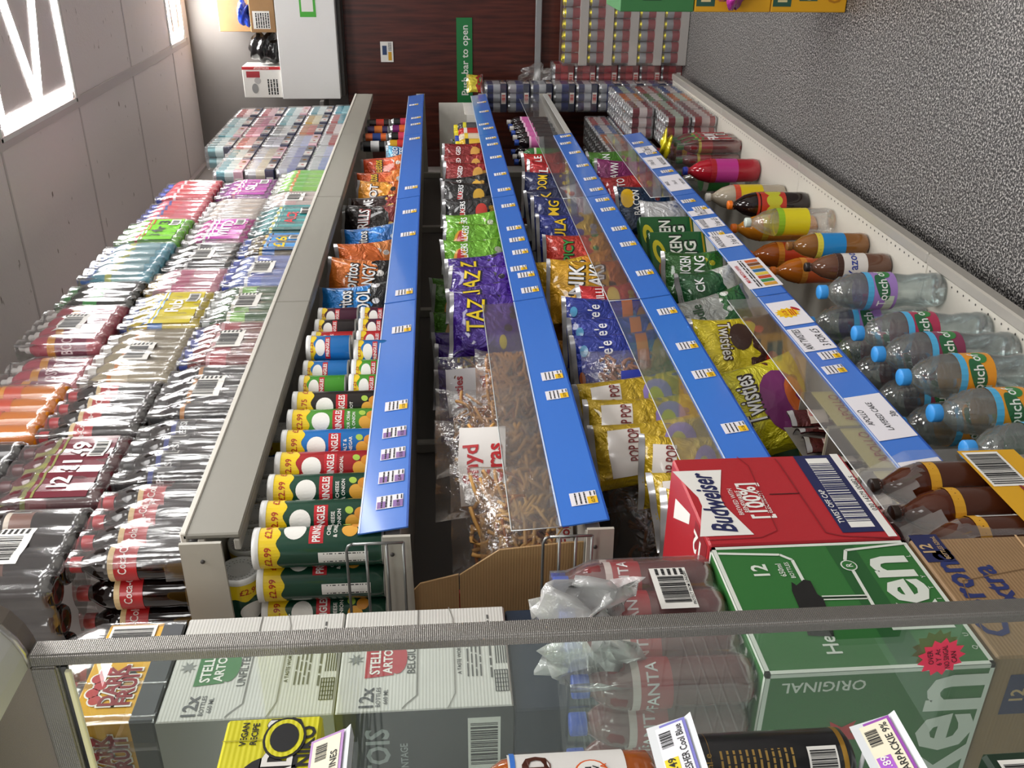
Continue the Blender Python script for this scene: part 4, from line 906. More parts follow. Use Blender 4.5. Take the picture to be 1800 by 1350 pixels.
for k, (x, y) in enumerate(((-1.33,3.00),(-1.33,3.16),(-1.33,3.33))):
    bag('crisp_bag', 'darker green crisp bag in the back row, %s of three' % ORD[k], (x,y,zb(2)), .22,.285,.06,-.7,-.05,cols=('#4f8a1f','#5c9a28','#a8c878'),seed=45+k,lower=rl, group='green bags deep on the second level')
WB = ('#1d1d1f','#2c2b2a','#c99a3a')
for k, (y, c_) in enumerate(((3.66,WB),(3.84,WB),(4.03,WB))):
    bag('crisp_bag', 'black crisp bag with golden crisps pictured, %s of three' % ORD[k], (-1.10,y,zb(2)), .23,.24,.075,-.8,-.1,cols=c_,seed=50+k,txt='WALKERS',ts=.03,lower=[('#d8a83a' if k else '#c3342a',.12,.34,.16,.10),('#e0b84a' if k else '#d8503a',-.14,.30,.14,.09),('#c1272d',.0,.66,.22,.05)], group='black crisp bags on the second level')
for k, y in enumerate((4.22,4.40,4.58)):
    bag('crisp_bag', 'dark red crisp bag with a crisp picture, %s of three' % ORD[k], (-1.10,y,zb(2)), .23,.23,.07,-.8,-.1,cols=('#8a1f22','#a02a28','#d9a04a'),seed=55+k,txt='McCOYS' if False else 'RIDGED',ts=.03,lower=[('#d9a24a',.14,.30,.17,.10),('#e8dccc',-.12,.6,.12,.05)], group='dark red crisp bags on the second level')
for k, (y, c_, a_, n_) in enumerate(((4.80,'#e0b83a','#2a2a2a','yellow squat jar with a black band'),(4.93,'#d8c8b0','#e8c83a','cream squat jar with a blue lid'),(5.06,'#c0302a','#e8e0d8','red and white squat jar'),(5.20,'#4a4a4e','#d8d23a','grey jar with a round yellow lid'))):
    bottle('dip_jar', n_+' on the second level near the white carton', dict(kind='jar', col=c_, cap='#1f3fb0' if k == 1 else '#e3d21a', lab=c_, lab2=a_), (-1.10,y,zb(2)), scale=1.3)
def opentray(name, label, x0, x1, y0, y1, z0, h, m, cat='box'):
    t = thing(name, label, cat, ((x0+x1)/2,(y0+y1)/2,z0)); hx, hy = (x1-x0)/2, (y1-y0)/2; w_ = .004
    b = MB(); b.box(-hx,hx,-hy,hy,0,w_,m,.001); b.box(-hx,hx,-hy,-hy+w_,w_,h*.35,m,.001); b.box(-hx,hx,hy-w_,hy,w_,h,m,.001); b.box(-hx,-hx+w_,-hy+w_,hy-w_,w_,h,m,.001); b.box(hx-w_,hx,-hy+w_,hy-w_,w_,h*.4,m,.001)
    b.build('tray', t); return t
opentray('white_carton', 'tall open white display carton at the far end of the second level', -1.42,-1.06,5.44,5.80,zb(2),.24,card('#d8d4cc'))
bag('snack_multipack', 'green multipack inside the open white carton', (-1.30,5.60,zb(2)+.006), .16,.16,.08,-1.2,0,cols=('#3a6a2c','#5a8a3a','#d8d8a0'),seed=3)
# ================================================================ LEVEL 3
def gold(label, loc, yaw, tilt, roll, seed, w_=.17, h_=.22, group='golden popcorn packets'):
    return bag('popcorn_packet', label, loc, w_,h_,.06,yaw,tilt,roll,cols=('#c9a81a','#d8bc2a','#7a62b0'),seed=seed,lower=[('#8f7cc0',.1,.28,.28,.13),('#b8b82a',.0,.30,.22,.07)],panel=('#ece6e0',.60,.86,.74),txt='POP POP',tc='#7a1a1a',ts=.036,group=group)
for k, (x, y) in enumerate(((-1.10,1.45),(-1.10,1.60),(-1.11,1.73))):
    gold('golden popcorn packet with a purple corn print at the near end, %s of three' % ORD[k], (x,y,zb(3)), -.9,-.12,0,60+k,.17,.20)
for k, (x, y, z_) in enumerate(((-1.12,1.85,.10),(-1.12,1.96,.10),(-1.11,2.08,.08))):
    gold('shiny golden popcorn packet standing higher with white name panel, %s of three' % ORD[k], (x,y,zb(3)+z_*0), -.8,-.1,.05,64+k,.16,.29)
clear_bag('banana_chip_bag', 'clear bag of flat pinkish chips with a small blue tag, behind the golden packets', (-1.12,2.185,zb(3)), .22,.26,.05,-.7,-.1,0,'#a8694a',31,80,.004,.05,('#2438b0',.42,.62,.30,'ok' if False else '','#ffffff',.03))
clear_bag('banana_chip_bag', 'clear bag of brown chips deep on the third level', (-1.30,1.82,zb(3)), .24,.24,.08,-.8,-.1,0,'#8a5a3a',33,70,.004,.05)
clear_bag('banana_chip_bag', 'clear bag of brown chips behind the first deep chip bag', (-1.30,2.05,zb(3)), .24,.26,.08,-.8,-.1,0,'#94603c',34,70,.004,.05)
JB = ('#22389f','#2a46b8','#3f8fd0')
for k, (x, y) in enumerate(((-1.10,2.29),(-1.10,2.41),(-1.10,2.53))):
    bag('savoury_snack_bag', 'royal blue snack bag with orange and pale blue leaf marks, %s of three' % ORD[k], (x,y,zb(3)), .23,.27,.062,-.8,-.1,cols=JB,seed=70+k,txt="Jorre'e",tc='#f4f4f8',ts=.05,panel=('#dd7a3a',.22,.34,.9),lower=[('#4fa8dc',-.30,.80,.09,.05),('#4fa8dc',.25,.88,.08,.04),('#d8733a',-.1,.92,.08,.03),('#c9925a',.0,.10,.34,.10)], group='royal blue snack bags on the third level')
for k, (x, y) in enumerate(((-1.30,2.25),(-1.31,2.48),(-1.31,2.70),(-1.31,2.95),(-1.31,3.2),(-1.31,3.5),(-1.31,3.85),(-1.31,4.2))):
    bag('dark_snack_bag', 'dark snack bag in the back row of the third level, %s of eight' % ORD[k], (x,y,zb(3)), .22,.26,.08,-.8,-.1,cols=[('#2a1f1c','#3a2a24','#7a7a70'),('#241d1a','#3a4a2a','#8a8a80'),('#c98a1c','#d8a02a','#7a3a1a'),('#d89a20','#b86a1a','#4a2a1a'),('#1f2a6a','#2a3a8a','#8a90a0'),('#1c2450','#1f2f7a','#9aa0a8'),('#1c2450','#28306a','#707680'),('#6a1a1c','#3a1414','#a08a7a')][k],seed=80+k,txt=['SPICE','CHOC' if False else 'ROOT','','','','','',''][k],ts=.05, group='back row of bags on the third level')
bag('crisp_bag', 'small red bag with a yellow pepper picture under the clear riser', (-1.09,2.68,zb(3)), .17,.20,.07,-.7,-.1,cols=('#c41f26','#d43a2a','#e8c84a'),seed=75,txt='CHILLI',ts=.035,lower=[('#e0c25a',.1,.45,.3,.10)])
NK = ('#e0a81c','#d8701c','#2a1a10')
bag('corn_snack_bag', 'yellow and orange corn snack bag with white comic lettering, front one', (-1.10,2.84,zb(3)), .24,.28,.08,-.75,-.1,cols=NK,seed=76,txt='NIK|NAKS',tc='#ffffff',outline='#141414',ts=.07)
bag('corn_snack_bag', 'yellow and orange corn snack bag leaning behind the front one', (-1.14,2.99,zb(3)), .24,.29,.08,-.9,-.12,.1,cols=('#e3b41c','#e0901c','#b8301c'),seed=77,txt='NIK|NAKS',tc='#ffffff',outline='#141414',ts=.06)
bag('crisp_bag', 'red and yellow snack bag with a green cartoon word, third level', (-1.10,3.18,zb(3)), .24,.26,.08,-.8,-.1,cols=('#c4321f','#e09a2a','#2f8a3a'),seed=78,txt='SPICY',tc='#2f9a3a',outline='#1a1a1a',ts=.05)
for k, (y, c_, tx) in enumerate(((3.42,('#1f2f8a','#d8b02a','#c9c9d4'),'FULA'),(3.62,('#1c2a6a','#d8d8e0','#d8a82a'),'OMG'),(3.84,('#1a2450','#d0d0d8','#c03028'),'NIK'),(4.02,('#1f2a5c','#26346f','#e0c02a'),'ZOOM'))):
    bag('crisp_bag', 'navy blue snack bag on the third level, %s of four' % ORD[k], (-1.10,y,zb(3)), .24,.26,.08,-.8,-.1,cols=c_,seed=85+k,txt=tx,tc='#f2c81a',outline='#101830',ts=.06, group='navy blue snack bags on the third level')
bag('crisp_bag', 'red snack bag with white lettering and silver edge, nearer of two on the third level', (-1.10,4.22,zb(3)), .24,.22,.08,-.8,-.1,cols=('#b31f26','#c9322c','#e4dcdc'),seed=90,txt='XL',ts=.06)
bag('crisp_bag', 'red snack bag farther of two on the third level, beside the green bottle', (-1.10,4.42,zb(3)), .24,.22,.08,-.8,-.1,cols=('#c02a28','#a81f22','#e8c03a'),seed=91,txt='CRISP' if False else 'SIZZLE',ts=.05)
bottle('soda_bottle', 'small green lemonade bottle with a white cap lying upright near the red bag', dict(kind='pet', col='#2f6a34', cap='#eceae6', lab='#4f9a3a', lab2='#e8e2d0'), (-1.09,4.60,zb(3)))
for k, (x, y) in enumerate(((-1.09,4.86),(-1.09,4.97),(-1.09,5.08),(-1.09,5.19),(-1.10,5.30),(-1.10,5.41),(-1.19,4.86),(-1.19,4.97),(-1.19,5.08))):
    bottle('soda_bottle', 'dark bottle with pink label, far end of third level, %s of nine' % ORD[k], dict(kind='pet', col='#170d14', cap='#e0dcd8' if k % 2 else '#2a4fb0', lab='#d067a8', lab2='#f0c8de'), (x,y,zb(3)), group='dark bottles with pink labels')
# ================================================================ LEVEL 4
def noodle_box(label, x, y, z, yaw, group='green boxes of chicken rings'):
    t = thing('snack_box', label, 'snack box', (x,y,z), yaw, group); w_, d_, h_ = .22, .05, .235
    g = M('#1f5c2c',.3,coat=.4); b = MB(); b.box(-d_/2,d_/2,-w_/2,w_/2,0,h_,g,.004); b.build('carton', t)
    p = MB(); S = planeS((d_/2,-w_/2,0),(0,1,0),(0,0,1)); p.dec(S, rect(.0,.0,w_,.03), M('#e8e6dc',.4)); p.dec(S, ell(w_*.3,.015,.018,.009), M('#2f5fa8',.4), .001)
    p.dec(S, rect(.004,.035,w_-.004,.042), M('#c9a82a',.35,.3)); p.dec(S, ell(w_*.62,h_*.86,.05,.022,18,.2), M('#d6c92a',.4), .001); p.dec(S, ell(w_*.62,h_*.86,.028,.010,18,.2), g, .0014); p.dec(S, ell(w_*.30,h_*.84,.03,.014,14), M('#b5622a',.4), .001)
    for q, l in enumerate(('CHICKEN','RING')): 
        p.text(S, l, w_/2+.002, h_*.60-q*.052-.002, .062, M('#0d1a10',.4), 5, d=.0010, wmax=w_*.86); p.text(S, l, w_/2, h_*.60-q*.052, .06, M('#eef2e6',.4), 2, d=.0016, wmax=w_*.82)
    p.build('printed_front', t); return t
for k, (x, y, yw) in enumerate(((-1.138,3.16,-.75),(-1.138,3.34,-.8),(-1.33,2.90,-.9),(-1.35,2.52,-.5),(-1.33,2.27,-.5),(-1.36,2.03,-.5))):
    noodle_box(['green chicken ring box at the front of the fourth level, nearer of two','green chicken ring box behind the nearer front box','green chicken ring box set back beside the white and green bag','green chicken ring box in the back row behind the torn yellow bag','green chicken ring box in the back row, middle','green chicken ring box in the back row, closest to the camera'][k], x, y, zb(4), yw)
bag('crisp_bag', 'dark green and white snack bag lying against the green boxes', (-1.09,2.84,zb(4)), .16,.20,.07,-.8,-.05,.1,cols=('#1f5a30','#e8eae4','#e8eae4'),seed=101,txt='CK',ts=.04)
bag('crisp_bag', 'green snack bag squashed under the white and green bag', (-1.14,2.98,zb(4)), .22,.22,.08,-.8,-.1,.0,cols=('#2a6428','#3a7a2c','#c9c02a'),seed=102,txt='CHICKEN|KING',ts=.05)
bag('wafer_bag', 'silver and green foil bag standing behind the torn yellow bag', (-1.12,2.62,zb(4)), .22,.26,.07,-.9,-.1,.15,cols=('#a8aca8','#2f6a3a','#dfe2dc'),seed=103,txt='noodle',tc='#1f4a28',ts=.045)
bag('corn_snack_bag', 'yellow and dark bag crumpled upside down with its seal showing', (-1.08,2.38,zb(4)), .24,.27,.08,-.7,-.06,.10,cols=('#e3cf1a','#4a2418','#c8321c'),seed=104,txt='Twisties',tc='#f0ece0',outline='#3a1a12',ts=.05,trot=PI,lower=[('#c8321c',-.2,.2,.12,.08),('#3a2018',.15,.5,.2,.12)])
bag('corn_snack_bag', 'yellow bag with a purple patch and big white curly lettering', (-1.09,2.10,zb(4)), .27,.26,.09,-.75,-.12,.18,cols=('#d9cf1f','#e0d426','#5a2418'),seed=105,txt='Twisties',tc='#f2f2ee',outline='#2a1a14',ts=.075,lower=[('#7a2a6a',.0,.34,.34,.22),('#c8642a',.02,.20,.20,.10),('#4a2418',.1,.86,.26,.08)])
bag('corn_snack_bag', 'yellow snack bag lying low behind the chocolate bar box', (-1.34,1.80,zb(4)), .20,.20,.08,-.9,-.1,0,cols=('#d9cf1f','#c9b81a','#7a2a6a'),seed=106)
bag('sweet_bag', 'small white packet with blue print at the fourth level strip', (-1.09,3.58,zb(4)), .16,.18,.05,-.8,-.1,0,cols=('#c9c9cc','#d8d8da','#8a90a8'),seed=107)
bag('crisp_bag', 'navy bag with a yellow patch on the fourth level under the clear riser', (-1.10,3.78,zb(4)), .24,.24,.07,-.8,-.1,0,cols=('#14304f','#1a3f6a','#7a2a2a'),seed=108,txt='ROAST' if False else 'BACON',ts=.04,lower=[('#e8b81f',.2,.8,.2,.12)])
for k, (y, c_, tx) in enumerate(((4.02,('#b32026','#c42f2c','#e8c02a'),'PANTO'),(4.22,('#8a2a6a','#b8268a','#c43a2a'),'PRAWN'),(4.42,('#4f8a2a','#7ac03a','#b8268a'),'ONION'))):
    bag('crisp_bag', ['red snack bag with white lettering','magenta snack bag','green snack bag'][k]+' in the colourful trio on the fourth level', (-1.10,y,zb(4)), .25,.26,.08,-.8,-.1,0,cols=c_,seed=110+k,txt=tx,ts=.05)
# counter boxes of chocolate cake bars
def bar_box(label, x, y, z, yaw=0.):
    t = thing('cake_bar_box', label, 'counter box', (x,y,z), yaw, 'counter boxes of cake bars'); m = M('#8d8880',.6); w_=.17; d_=.10; h_=.12
    b = MB(); b.box(-d_/2,-d_/2+.002,-w_/2,w_/2,0,h_*1.25,m,.0005); b.box(d_/2-.002,d_/2,-w_/2,w_/2,0,h_*.8,M('#d9cf86',.5),.0005); b.box(-d_/2,d_/2,-w_/2,-w_/2+.002,0,h_,M('#e9e2c8',.5),.0005); b.box(-d_/2,d_/2,w_/2-.002,w_/2,0,h_,m,.0005); b.box(-d_/2,d_/2,-w_/2,w_/2,0,.002,m,.0005)
    S = planeS((d_/2,-w_/2,0),(0,1,0),(0,0,1)); b.text(S,'APOLLO',w_/2,h_*.45,.034,M('#a8342a',.5),1,wmax=w_*.8,d=.001); b.lines(S,w_*.15,h_*.1,w_*.85,h_*.25,M('#b8642a'),2,d=.001)
    b.build('printed_tray', t); return t
for k, y in enumerate((1.52,1.70,1.88)):
    bar_box('yellow and grey open counter box of wrapped cake bars, %s of three' % ORD[k], -1.096, y, zb(4))
r_ = random.Random(5)
for k in range(9):
    y = (1.52,1.70,1.88)[k//3]+.053*(k % 3-1)+r_.uniform(-.003,.003)
    bag('wrapped_cake_bar', 'small maroon and cream wrapped cake bar standing in the counter boxes, %s of nine' % ORD[k], (-1.108+r_.uniform(-.008,.012),y,zb(4)+.003), .046,.15,.018,r_.uniform(-.25,.2),-.05,r_.uniform(-.04,.04),cols=('#5a1f24','#e4dcc4','#e4dcc4'),seed=120+k,txt='APOLLO',tc='#c01f3a',ts=.014,panel=('#e8dcd0',.40,.70,.9),group='loose cake bars in the counter boxes')
# ================================================================ BASE DECK
def base_pt(u, v): p = onZ(u, v, -1.45); return (p.x, p.y, -1.45+H+.001)
def deck(u, v, X): p = onX(u, v, X); return (X, p.y, -1.45+H+.001)
WL = lambda l, l2: dict(kind='water', col='#ffffff', cap='#3f9be8', lab=l, lab2='#56b8e8', txt='Volvic' if False else 'Touch of', tcol='#f4f8f4', clearb=True, seg=24)
waters = [(-.985,2.46,WL('#a884cc',0),'water bottle with a purple and blue label standing alone at the deck edge', .0),
          (-1.105,2.51,WL('#a884cc',0),'purple labelled water bottle right behind the front one',.0),
          (-1.00,2.20,WL('#b8395a',0),'water bottle with a berry red label, front row of the deck',.0),
          (-1.00,2.07,WL('#8a3a5a',0),'water bottle with a dark pink label beside the orange labelled one',.0),
          (-.995,1.93,WL('#f0a02a',0),'water bottle with an orange and blue label, brightest and front most',.0),
          (-1.005,1.77,WL('#f0a02a',0),'second orange labelled water bottle, nearer the camera',.0),
          (-1.12,2.34,WL('#b8395a',0),'red labelled water bottle in the second row of the deck',.0),
          (-1.12,2.21,WL('#c23a4a',0),'red labelled water bottle in the second row next along',.0),
          (-1.12,2.06,WL('#8a3a5a',0),'dim water bottle behind the dark pink labelled one',.0),
          (-1.11,1.90,WL('#f0a02a',0),'water bottle in the second row behind the brightest one',.0),
          (-1.01,1.62,WL('#3f9a5a',0),'water bottle with a green label at the near end of the deck',.0)]
for x, y, sp, lab, _ in waters: bottle('water_bottle', lab, sp, (x,y,-1.45+H+.001), (0,0,.1*math.sin(y*9)), 'large water bottles on the base deck')
bottle('water_bottle', 'water bottle with a lime cap behind the purple labelled pair', dict(kind='water', col='#ffffff', cap='#c9d23a', lab='#d8d84a', lab2='#8ac83a', clearb=True, seg=24), (-1.22,2.56,-1.45+H+.001))
BG = lambda **k: dict(kind='big', **k)
big = [(-1.03,2.79,BG(col='#6a4634',cap='#2a1f1c',lab='#e8e2dc',lab2='#4a2f26',txt='Yazoo',tcol='#2a3f9a'),'brown chocolate milk bottle with blue script lettering',.80),
       (-1.02,2.97,BG(col='#8a5a2a',cap='#8a5a2a',lab='#1f8ad0',lab2='#e8d84a',bar=False),'brown iced tea bottle with a blue and yellow label',.80),
       (-1.135,3.04,BG(col='#c9701c',cap='#d8701c',lab='#d8602a',lab2='#e89a3a'),'orange juice drink bottle behind the blue labelled one',.85),
       (-1.03,3.27,BG(col='#c8cdc8',cap='#d8e2d8',lab='#e8d81f',lab2='#9ac82a',bar=True,clearb=True),'clear bottle with a yellow and green label and a barcode',.95),
       (-1.10,3.42,BG(col='#d98a1f',cap='#e8731f',lab='#e09a2a',lab2='#d8c23a'),'pale orange squash bottle behind the yellow labelled bottle',.95),
       (-1.04,3.53,BG(col='#1c0f10',cap='#f07a1f',lab='#c43a2a',lab2='#c9c83a',bar=True,band='blob'),'dark berry squash bottle with a bright orange cap',.92),
       (-1.08,3.78,BG(col='#b8ac98',cap='#e8e4dc',lab='#e3c81f',lab2='#d8523a',bar=True),'cloudy pale squash bottle with a yellow label and red edge',.97),
       (-1.06,4.14,BG(col='#a8182a',cap='#2a3fa8',lab='#c43a92',lab2='#b3262f',bar=True),'red drink bottle with a magenta label and barcode',1.),
       (-1.13,4.25,BG(col='#7aa88a',cap='#2f4f9a',lab='#3f9a4a',lab2='#e8e8e0',clearb=True),'pale green bottle behind the red drink bottle',1.),
       (-1.15,3.25,BG(col='#b05a1c',cap='#c8601c',lab='#c8401c',lab2='#d88a2a'),'amber bottle in the second row by the clear one',.9)]
for x, y, sp, lab, sc in big: bottle('squash_bottle', lab, sp, (x,y,-1.45+H+.001), (0,0,0), 'large drink bottles on the base deck', sc)
t = bottle_pack('half open red pack of green and red bottles on the base deck', dict(kind='pet', col='#7a1f24', cap='#1f7a3a', lab='#b8242c', lab2='#d8c83a'), 4.40, 3, -1.449, X=-.985, promo=('#b0242c','#3f8a3a','RED' if False else 'FRUIT','#ffffff'), hole=False)
t.scale = (1,1,1.3)
bottle('squash_bottle', 'deep red bottle with a crimson label next to the half open red pack', BG(col='#6a1018',cap='#8a1a24',lab='#c43068',lab2='#d8a02a'), (-1.10,4.68,-1.45+H+.001), (0,0,0), 'large drink bottles on the base deck', 1.)
lump('foil_packet', 'crumpled bright yellow foil packet caught on the red bottle pack', 'wrapper', (-1.03,4.50,-1.449+H+.325), .06,.05,.025, M('#e3d21f',.2,.3,coat=.5), 11, .5, 16)
# stacked can packs filling the far bay
cl4 = ['#a81f2a','#1f7a3f','#c8ccd0','#b8202f','#2a5fb0','#e8801a','#8a1f3a','#2f9a6a','#d0d4d8','#1f2f6a','#c8322a','#3f8a4a']
k = 0
for yi, y in enumerate((4.84,5.08,5.32,5.56)):
    for xi, X in enumerate((-.96,-1.14,-1.32)):
        for zi in range(4 if X < -1.0 else (3 if yi else 2)):
            if X < -1.1 and zi < 2: continue
            c_ = cl4[(k*5+zi) % 12]; k += 1
            can_pack('shrink-wrapped %s soft drink can pack in the far bay, %s row, column %s, layer %s' % (['mixed','bright','pale','dark'][k % 4], ['near','second','third','back'][yi], ['front','middle','wall'][xi], ['bottom','second','third','top'][zi]), c_, ['#e8e0e0','#d8c8c8','#c8d8c8'][k % 3], None, y, 4, -1.4485+.139*zi, X, nx=3 if xi < 2 else 2, group='can packs in the far bay')
# ================================================================ CARTONS AT THE NEAR END
def carton(name, label, X, y0, y1, z0, z1, m, dX=.35, group=None):
    t = thing(name, label, 'carton', (X-dX/2, (y0+y1)/2, z0+H), 0, group)
    w_ = y1-y0; h_ = z1-z0; b = MB(); b.box(-dX/2, dX/2, -w_/2, w_/2, 0, h_, m, .003)
    F = planeS((dX/2, -w_/2, 0), (0,1,0), (0,0,1)); E_ = planeS((-dX/2, -w_/2, 0), (1,0,0), (0,0,1)); T_ = planeS((dX/2, -w_/2, h_), (0,1,0), (-1,0,0))
    fp = lambda u, v: (lambda p: (p.y-y0, p.z-z0-H))(onX(u, v, X))
    return t, b, F, E_, T_, fp, w_, h_, dX
def seam(b, S, pts, m, hw=.0008, d=.0010):
    for (x0, y0), (x1, y1) in zip(pts, pts[1:]):
        L = math.hypot(x1-x0, y1-y0) or 1; nx, ny = -(y1-y0)/L*hw, (x1-x0)/L*hw
        b.dec(S, poly([(x0-nx,y0-ny),(x1-nx,y1-ny),(x1+nx,y1+ny),(x0+nx,y0+ny)]), m, d)
ZB = -.690; ZT_ = -.392
# green beer carton
GR = M('#2f7033', .42, bump=.1, bscale=90); GW = M('#dfe4da', .5); GD = M('#215a2a', .45)
t, b, F, E_, T_, fp, w_, h_, D = carton('beer_carton', 'green carton of twelve bottles with big white letters and a torn handle hole', -.85, .85, 1.110, ZB, ZT_, GR, .235)
for S, W in ((F, w_), (E_, D)):
    for r_ in (rect(0,0,W,.006), rect(0,h_-.006,W,h_), rect(0,0,.006,h_), rect(W-.006,0,W,h_)): b.dec(S, r_, GW, .0005)
b.dec(T_, rect(0,0,w_,.006), GW, .0005); b.dec(T_, rect(0,0,.006,D), GW, .0005); b.dec(T_, rect(w_-.006,0,w_,D), GW, .0005); b.text(T_, 'T 12', .06, .04, .05, GW, 2)
b.dec(F, rect(.006,h_*.28,w_-.006,h_*.42), GD, .0004)
x, y = fp(1335,1003); b.text(F, '12', x, y, .032, GW, 2); x, y = fp(1370,1003); b.text(F, '650ml', x, y-.002, .012, GW, 1); x, y = fp(1383,1003); b.text(F, 'BOTTLES', x, y-.004, .009, GW, 1)
b.text(F, 'ken', w_*.56, .062, .118, GW, 2, sx=.95); b.text(F, 'Hei', .05, h_-.10, .03, GW, 1)
for q in range(9): b.text(F, 'QUALITY L'[q] if q != 7 else ' ', .03+.024*q, .012, .010, GW, 0)
hole = [fp(u, v) for u, v in ((1391,1024),(1400,1030),(1412,1020),(1424,1022),(1436,1045),(1447,1053),(1460,1092),(1466,1120),(1420,1118),(1407,1075),(1392,1040))]
b.dec(F, poly(hole), M('#050505',.25,coat=.5), .0012)
for dx in (-.0035,.0035): 
    a0 = fp(1446,1052+dx*0); a1 = fp(1524,1050); seam(b, F, [(a0[0]+dx, a0[1]),(a1[0]+dx, a1[1])], GW, .0012)
seam(b, F, [fp(1446,1052), fp(1524,1050)], INK, .0009, .0013)
arc = [fp(u, v) for u, v in ((1262,974),(1370,976),(1392,985),(1412,1022))]; seam(b, F, arc, GW, .0025)
arc = [fp(u, v) for u, v in ((1545,1082),(1500,1005),(1485,985),(1486,968),(1590,956))]; seam(b, F, arc, GW, .0025)
x, y = fp(1492,995); b.dec(F, ell(x,y,.012,.012,20), GW, .0012); b.dec(F, ell(x,y,.010,.010,20), GR, .0015); b.text(F, 'R', x, y, .014, GW, 1, d=.0019)
b.text(E_, 'ORIGINAL', D-.024, h_*.74, .024, GW, 1, rot=PI/2); b.text(E_, 'ken', D-.115, .062, .15, GW, 2, wmax=.20)
b.dec(E_, star(D-.11,h_*.62,.03,.013,5), M('#c3262e',.5), .0008); b.dec(E_, star(D-.11,h_*.62,.022,.009,5), M('#e8e8e8',.5), .0004)
b.build('carton_body', t)
# red beer carton
RD = M('#b3242e', .42, bump=.1, bscale=90); RD2 = M('#8c1c25', .5); NV = M('#1f2555', .45)
t, b, F, E_, T_, fp, w_, h_, D = carton('beer_carton', 'bright red carton with a white bow tie logo and a large barcode panel', -.85, 1.116, 1.362, ZB, ZT_, RD, .22)
P = [fp(u, v) for u, v in ((1204,836),(1258,858),(1260,878),(1297,928),(1240,913),(1236,885))]
c0 = (sum(p[0] for p in P)/6, sum(p[1] for p in P)/6); cw, ch = .088, .040
c0 = fp(1250,882)
b.dec(F, ([(c0[0]-.092,c0[1]-.042),(c0[0]-.012,c0[1]-.018),(c0[0]-.012,c0[1]+.018),(c0[0]-.092,c0[1]+.042),(c0[0]+.092,c0[1]-.042),(c0[0]+.012,c0[1]-.018),(c0[0]+.012,c0[1]+.018),(c0[0]+.092,c0[1]+.042)], [(0,1,2,3),(4,7,6,5),(1,5,6,2)]), PAPER, .0008)
b.text(F, 'Budweiser', c0[0], c0[1], .052, NV, 2, .25, wmax=.168, d=.0014)
x, y = fp(1322,880); b.text(F, '[100%]', x, y, .042, PAPER, 2, wmax=.10); x, y = fp(1301,882); b.text(F, 'BREWED WITH', x, y+.008, .011, PAPER, 0); b.text(F, 'RENEWABLE', x, y-.003, .011, PAPER, 1); x, y = fp(1340,882); b.text(F, 'ELECTRICITY', x, y-.003, .011, PAPER, 1)
b.dec(F, rect(.018,.018,w_-.004,.086), NV, .0008); b.dec(F, rect(.004,.006,w_-.001,.020), PAPER, .0009); b.dec(F, rect(.030,.030,w_-.014,.068), PAPER, .0012); b.bars(F, .045,.030,w_-.028,.068, NV, 34, 3, .0016)
b.text(F, 'TWIST OFF CAP', w_*.36, .077, .013, PAPER, 1, d=.0014); b.text(F, '030 14379 00482 5', w_*.5, .011, .013, INK, 0, d=.0014)
seam(b, F, [(w_*.52,.115),(w_*.52,.165)], M('#3a0c10'), .0012); seam(b, F, [(.012,h_),(.014,h_*.72),(.03,h_*.62),(w_-.03,h_*.58),(w_,h_*.62)], RD2); seam(b, F, [(.0,.012),(.01,.09),(.02,.112),(w_-.03,.118),(w_-.01,.12)], RD2, .0012)
b.dec(T_, rect(.01,.01,.08,.05), RD2, .0005); b.text(T_, '12', .06, .045, .05, PAPER, 2); b.dec(T_, poly([(.11,.02),(.20,.05),(.20,.09),(.11,.04)]), PAPER)
b.build('carton_body', t)
# kraft beer carton
KR = card('#9a7a56'); 
t, b, F, E_, T_, fp, w_, h_, D = carton('beer_carton', 'brown kraft carton with navy gothic lettering underneath the green carton', -.85, .86, 1.112, -1.015, -.698, KR, .235)
x, y = fp(1632,962)
b.dec(F, rect(x-.036,y-.026,x+.030,y+.018), NV, .0008); b.text(F, '12', x-.004, y+.005, .026, M('#c8a878'), 2, d=.0014); b.text(F, 'BOTTLES 620mL', x-.003, y-.016, .010, M('#c8a878'), 1, d=.0014, wmax=.055)
x, y = fp(1700,1040); b.text(F, 'Corona', w_*.52, y+.002, .060, M('#24306a',.5), 2, wmax=w_*.86); b.text(F, 'Extra', w_*.52, y-.046, .050, M('#24306a',.5), 2)
b.dec(E_, rect(D-.10,h_-.075,D-.03,h_-.025), NV, .0008); b.text(E_, '12', D-.065, h_-.042, .026, M('#c8a878'), 2, d=.0014); b.text(E_, 'BOTTLES', D-.065, h_-.064, .010, M('#c8a878'), 1, d=.0014)
b.text(E_, 'Corona', D-.115, h_*.36, .078, M('#24306a',.5), 2, wmax=.19)
seam(b, F, [(.0,h_*.62),(.03,h_*.60),(w_*.6,h_*.50),(w_,h_*.47)], M('#e0b98a'), .0016); seam(b, F, [(w_*.2,h_*.98),(w_*.6,h_*.9),(w_*.7,h_*.5)], M('#7a5c3c'), .0008)
b.build('carton_body', t)
for k, (z0, lab) in enumerate(((-1.285,'plain brown carton under the kraft beer carton, standing on another one'), (-1.558,'plain brown carton on the floor at the bottom of the kraft carton stack'))):
    t, b, F, E_, T_, fp, w_, h_, D = carton('beer_carton', lab, -.85, .86, 1.112, z0, z0+.268, card('#8f6f4c'), .235); b.text(F, '12', .05, .2, .05, NV, 2); b.build('carton_body', t)
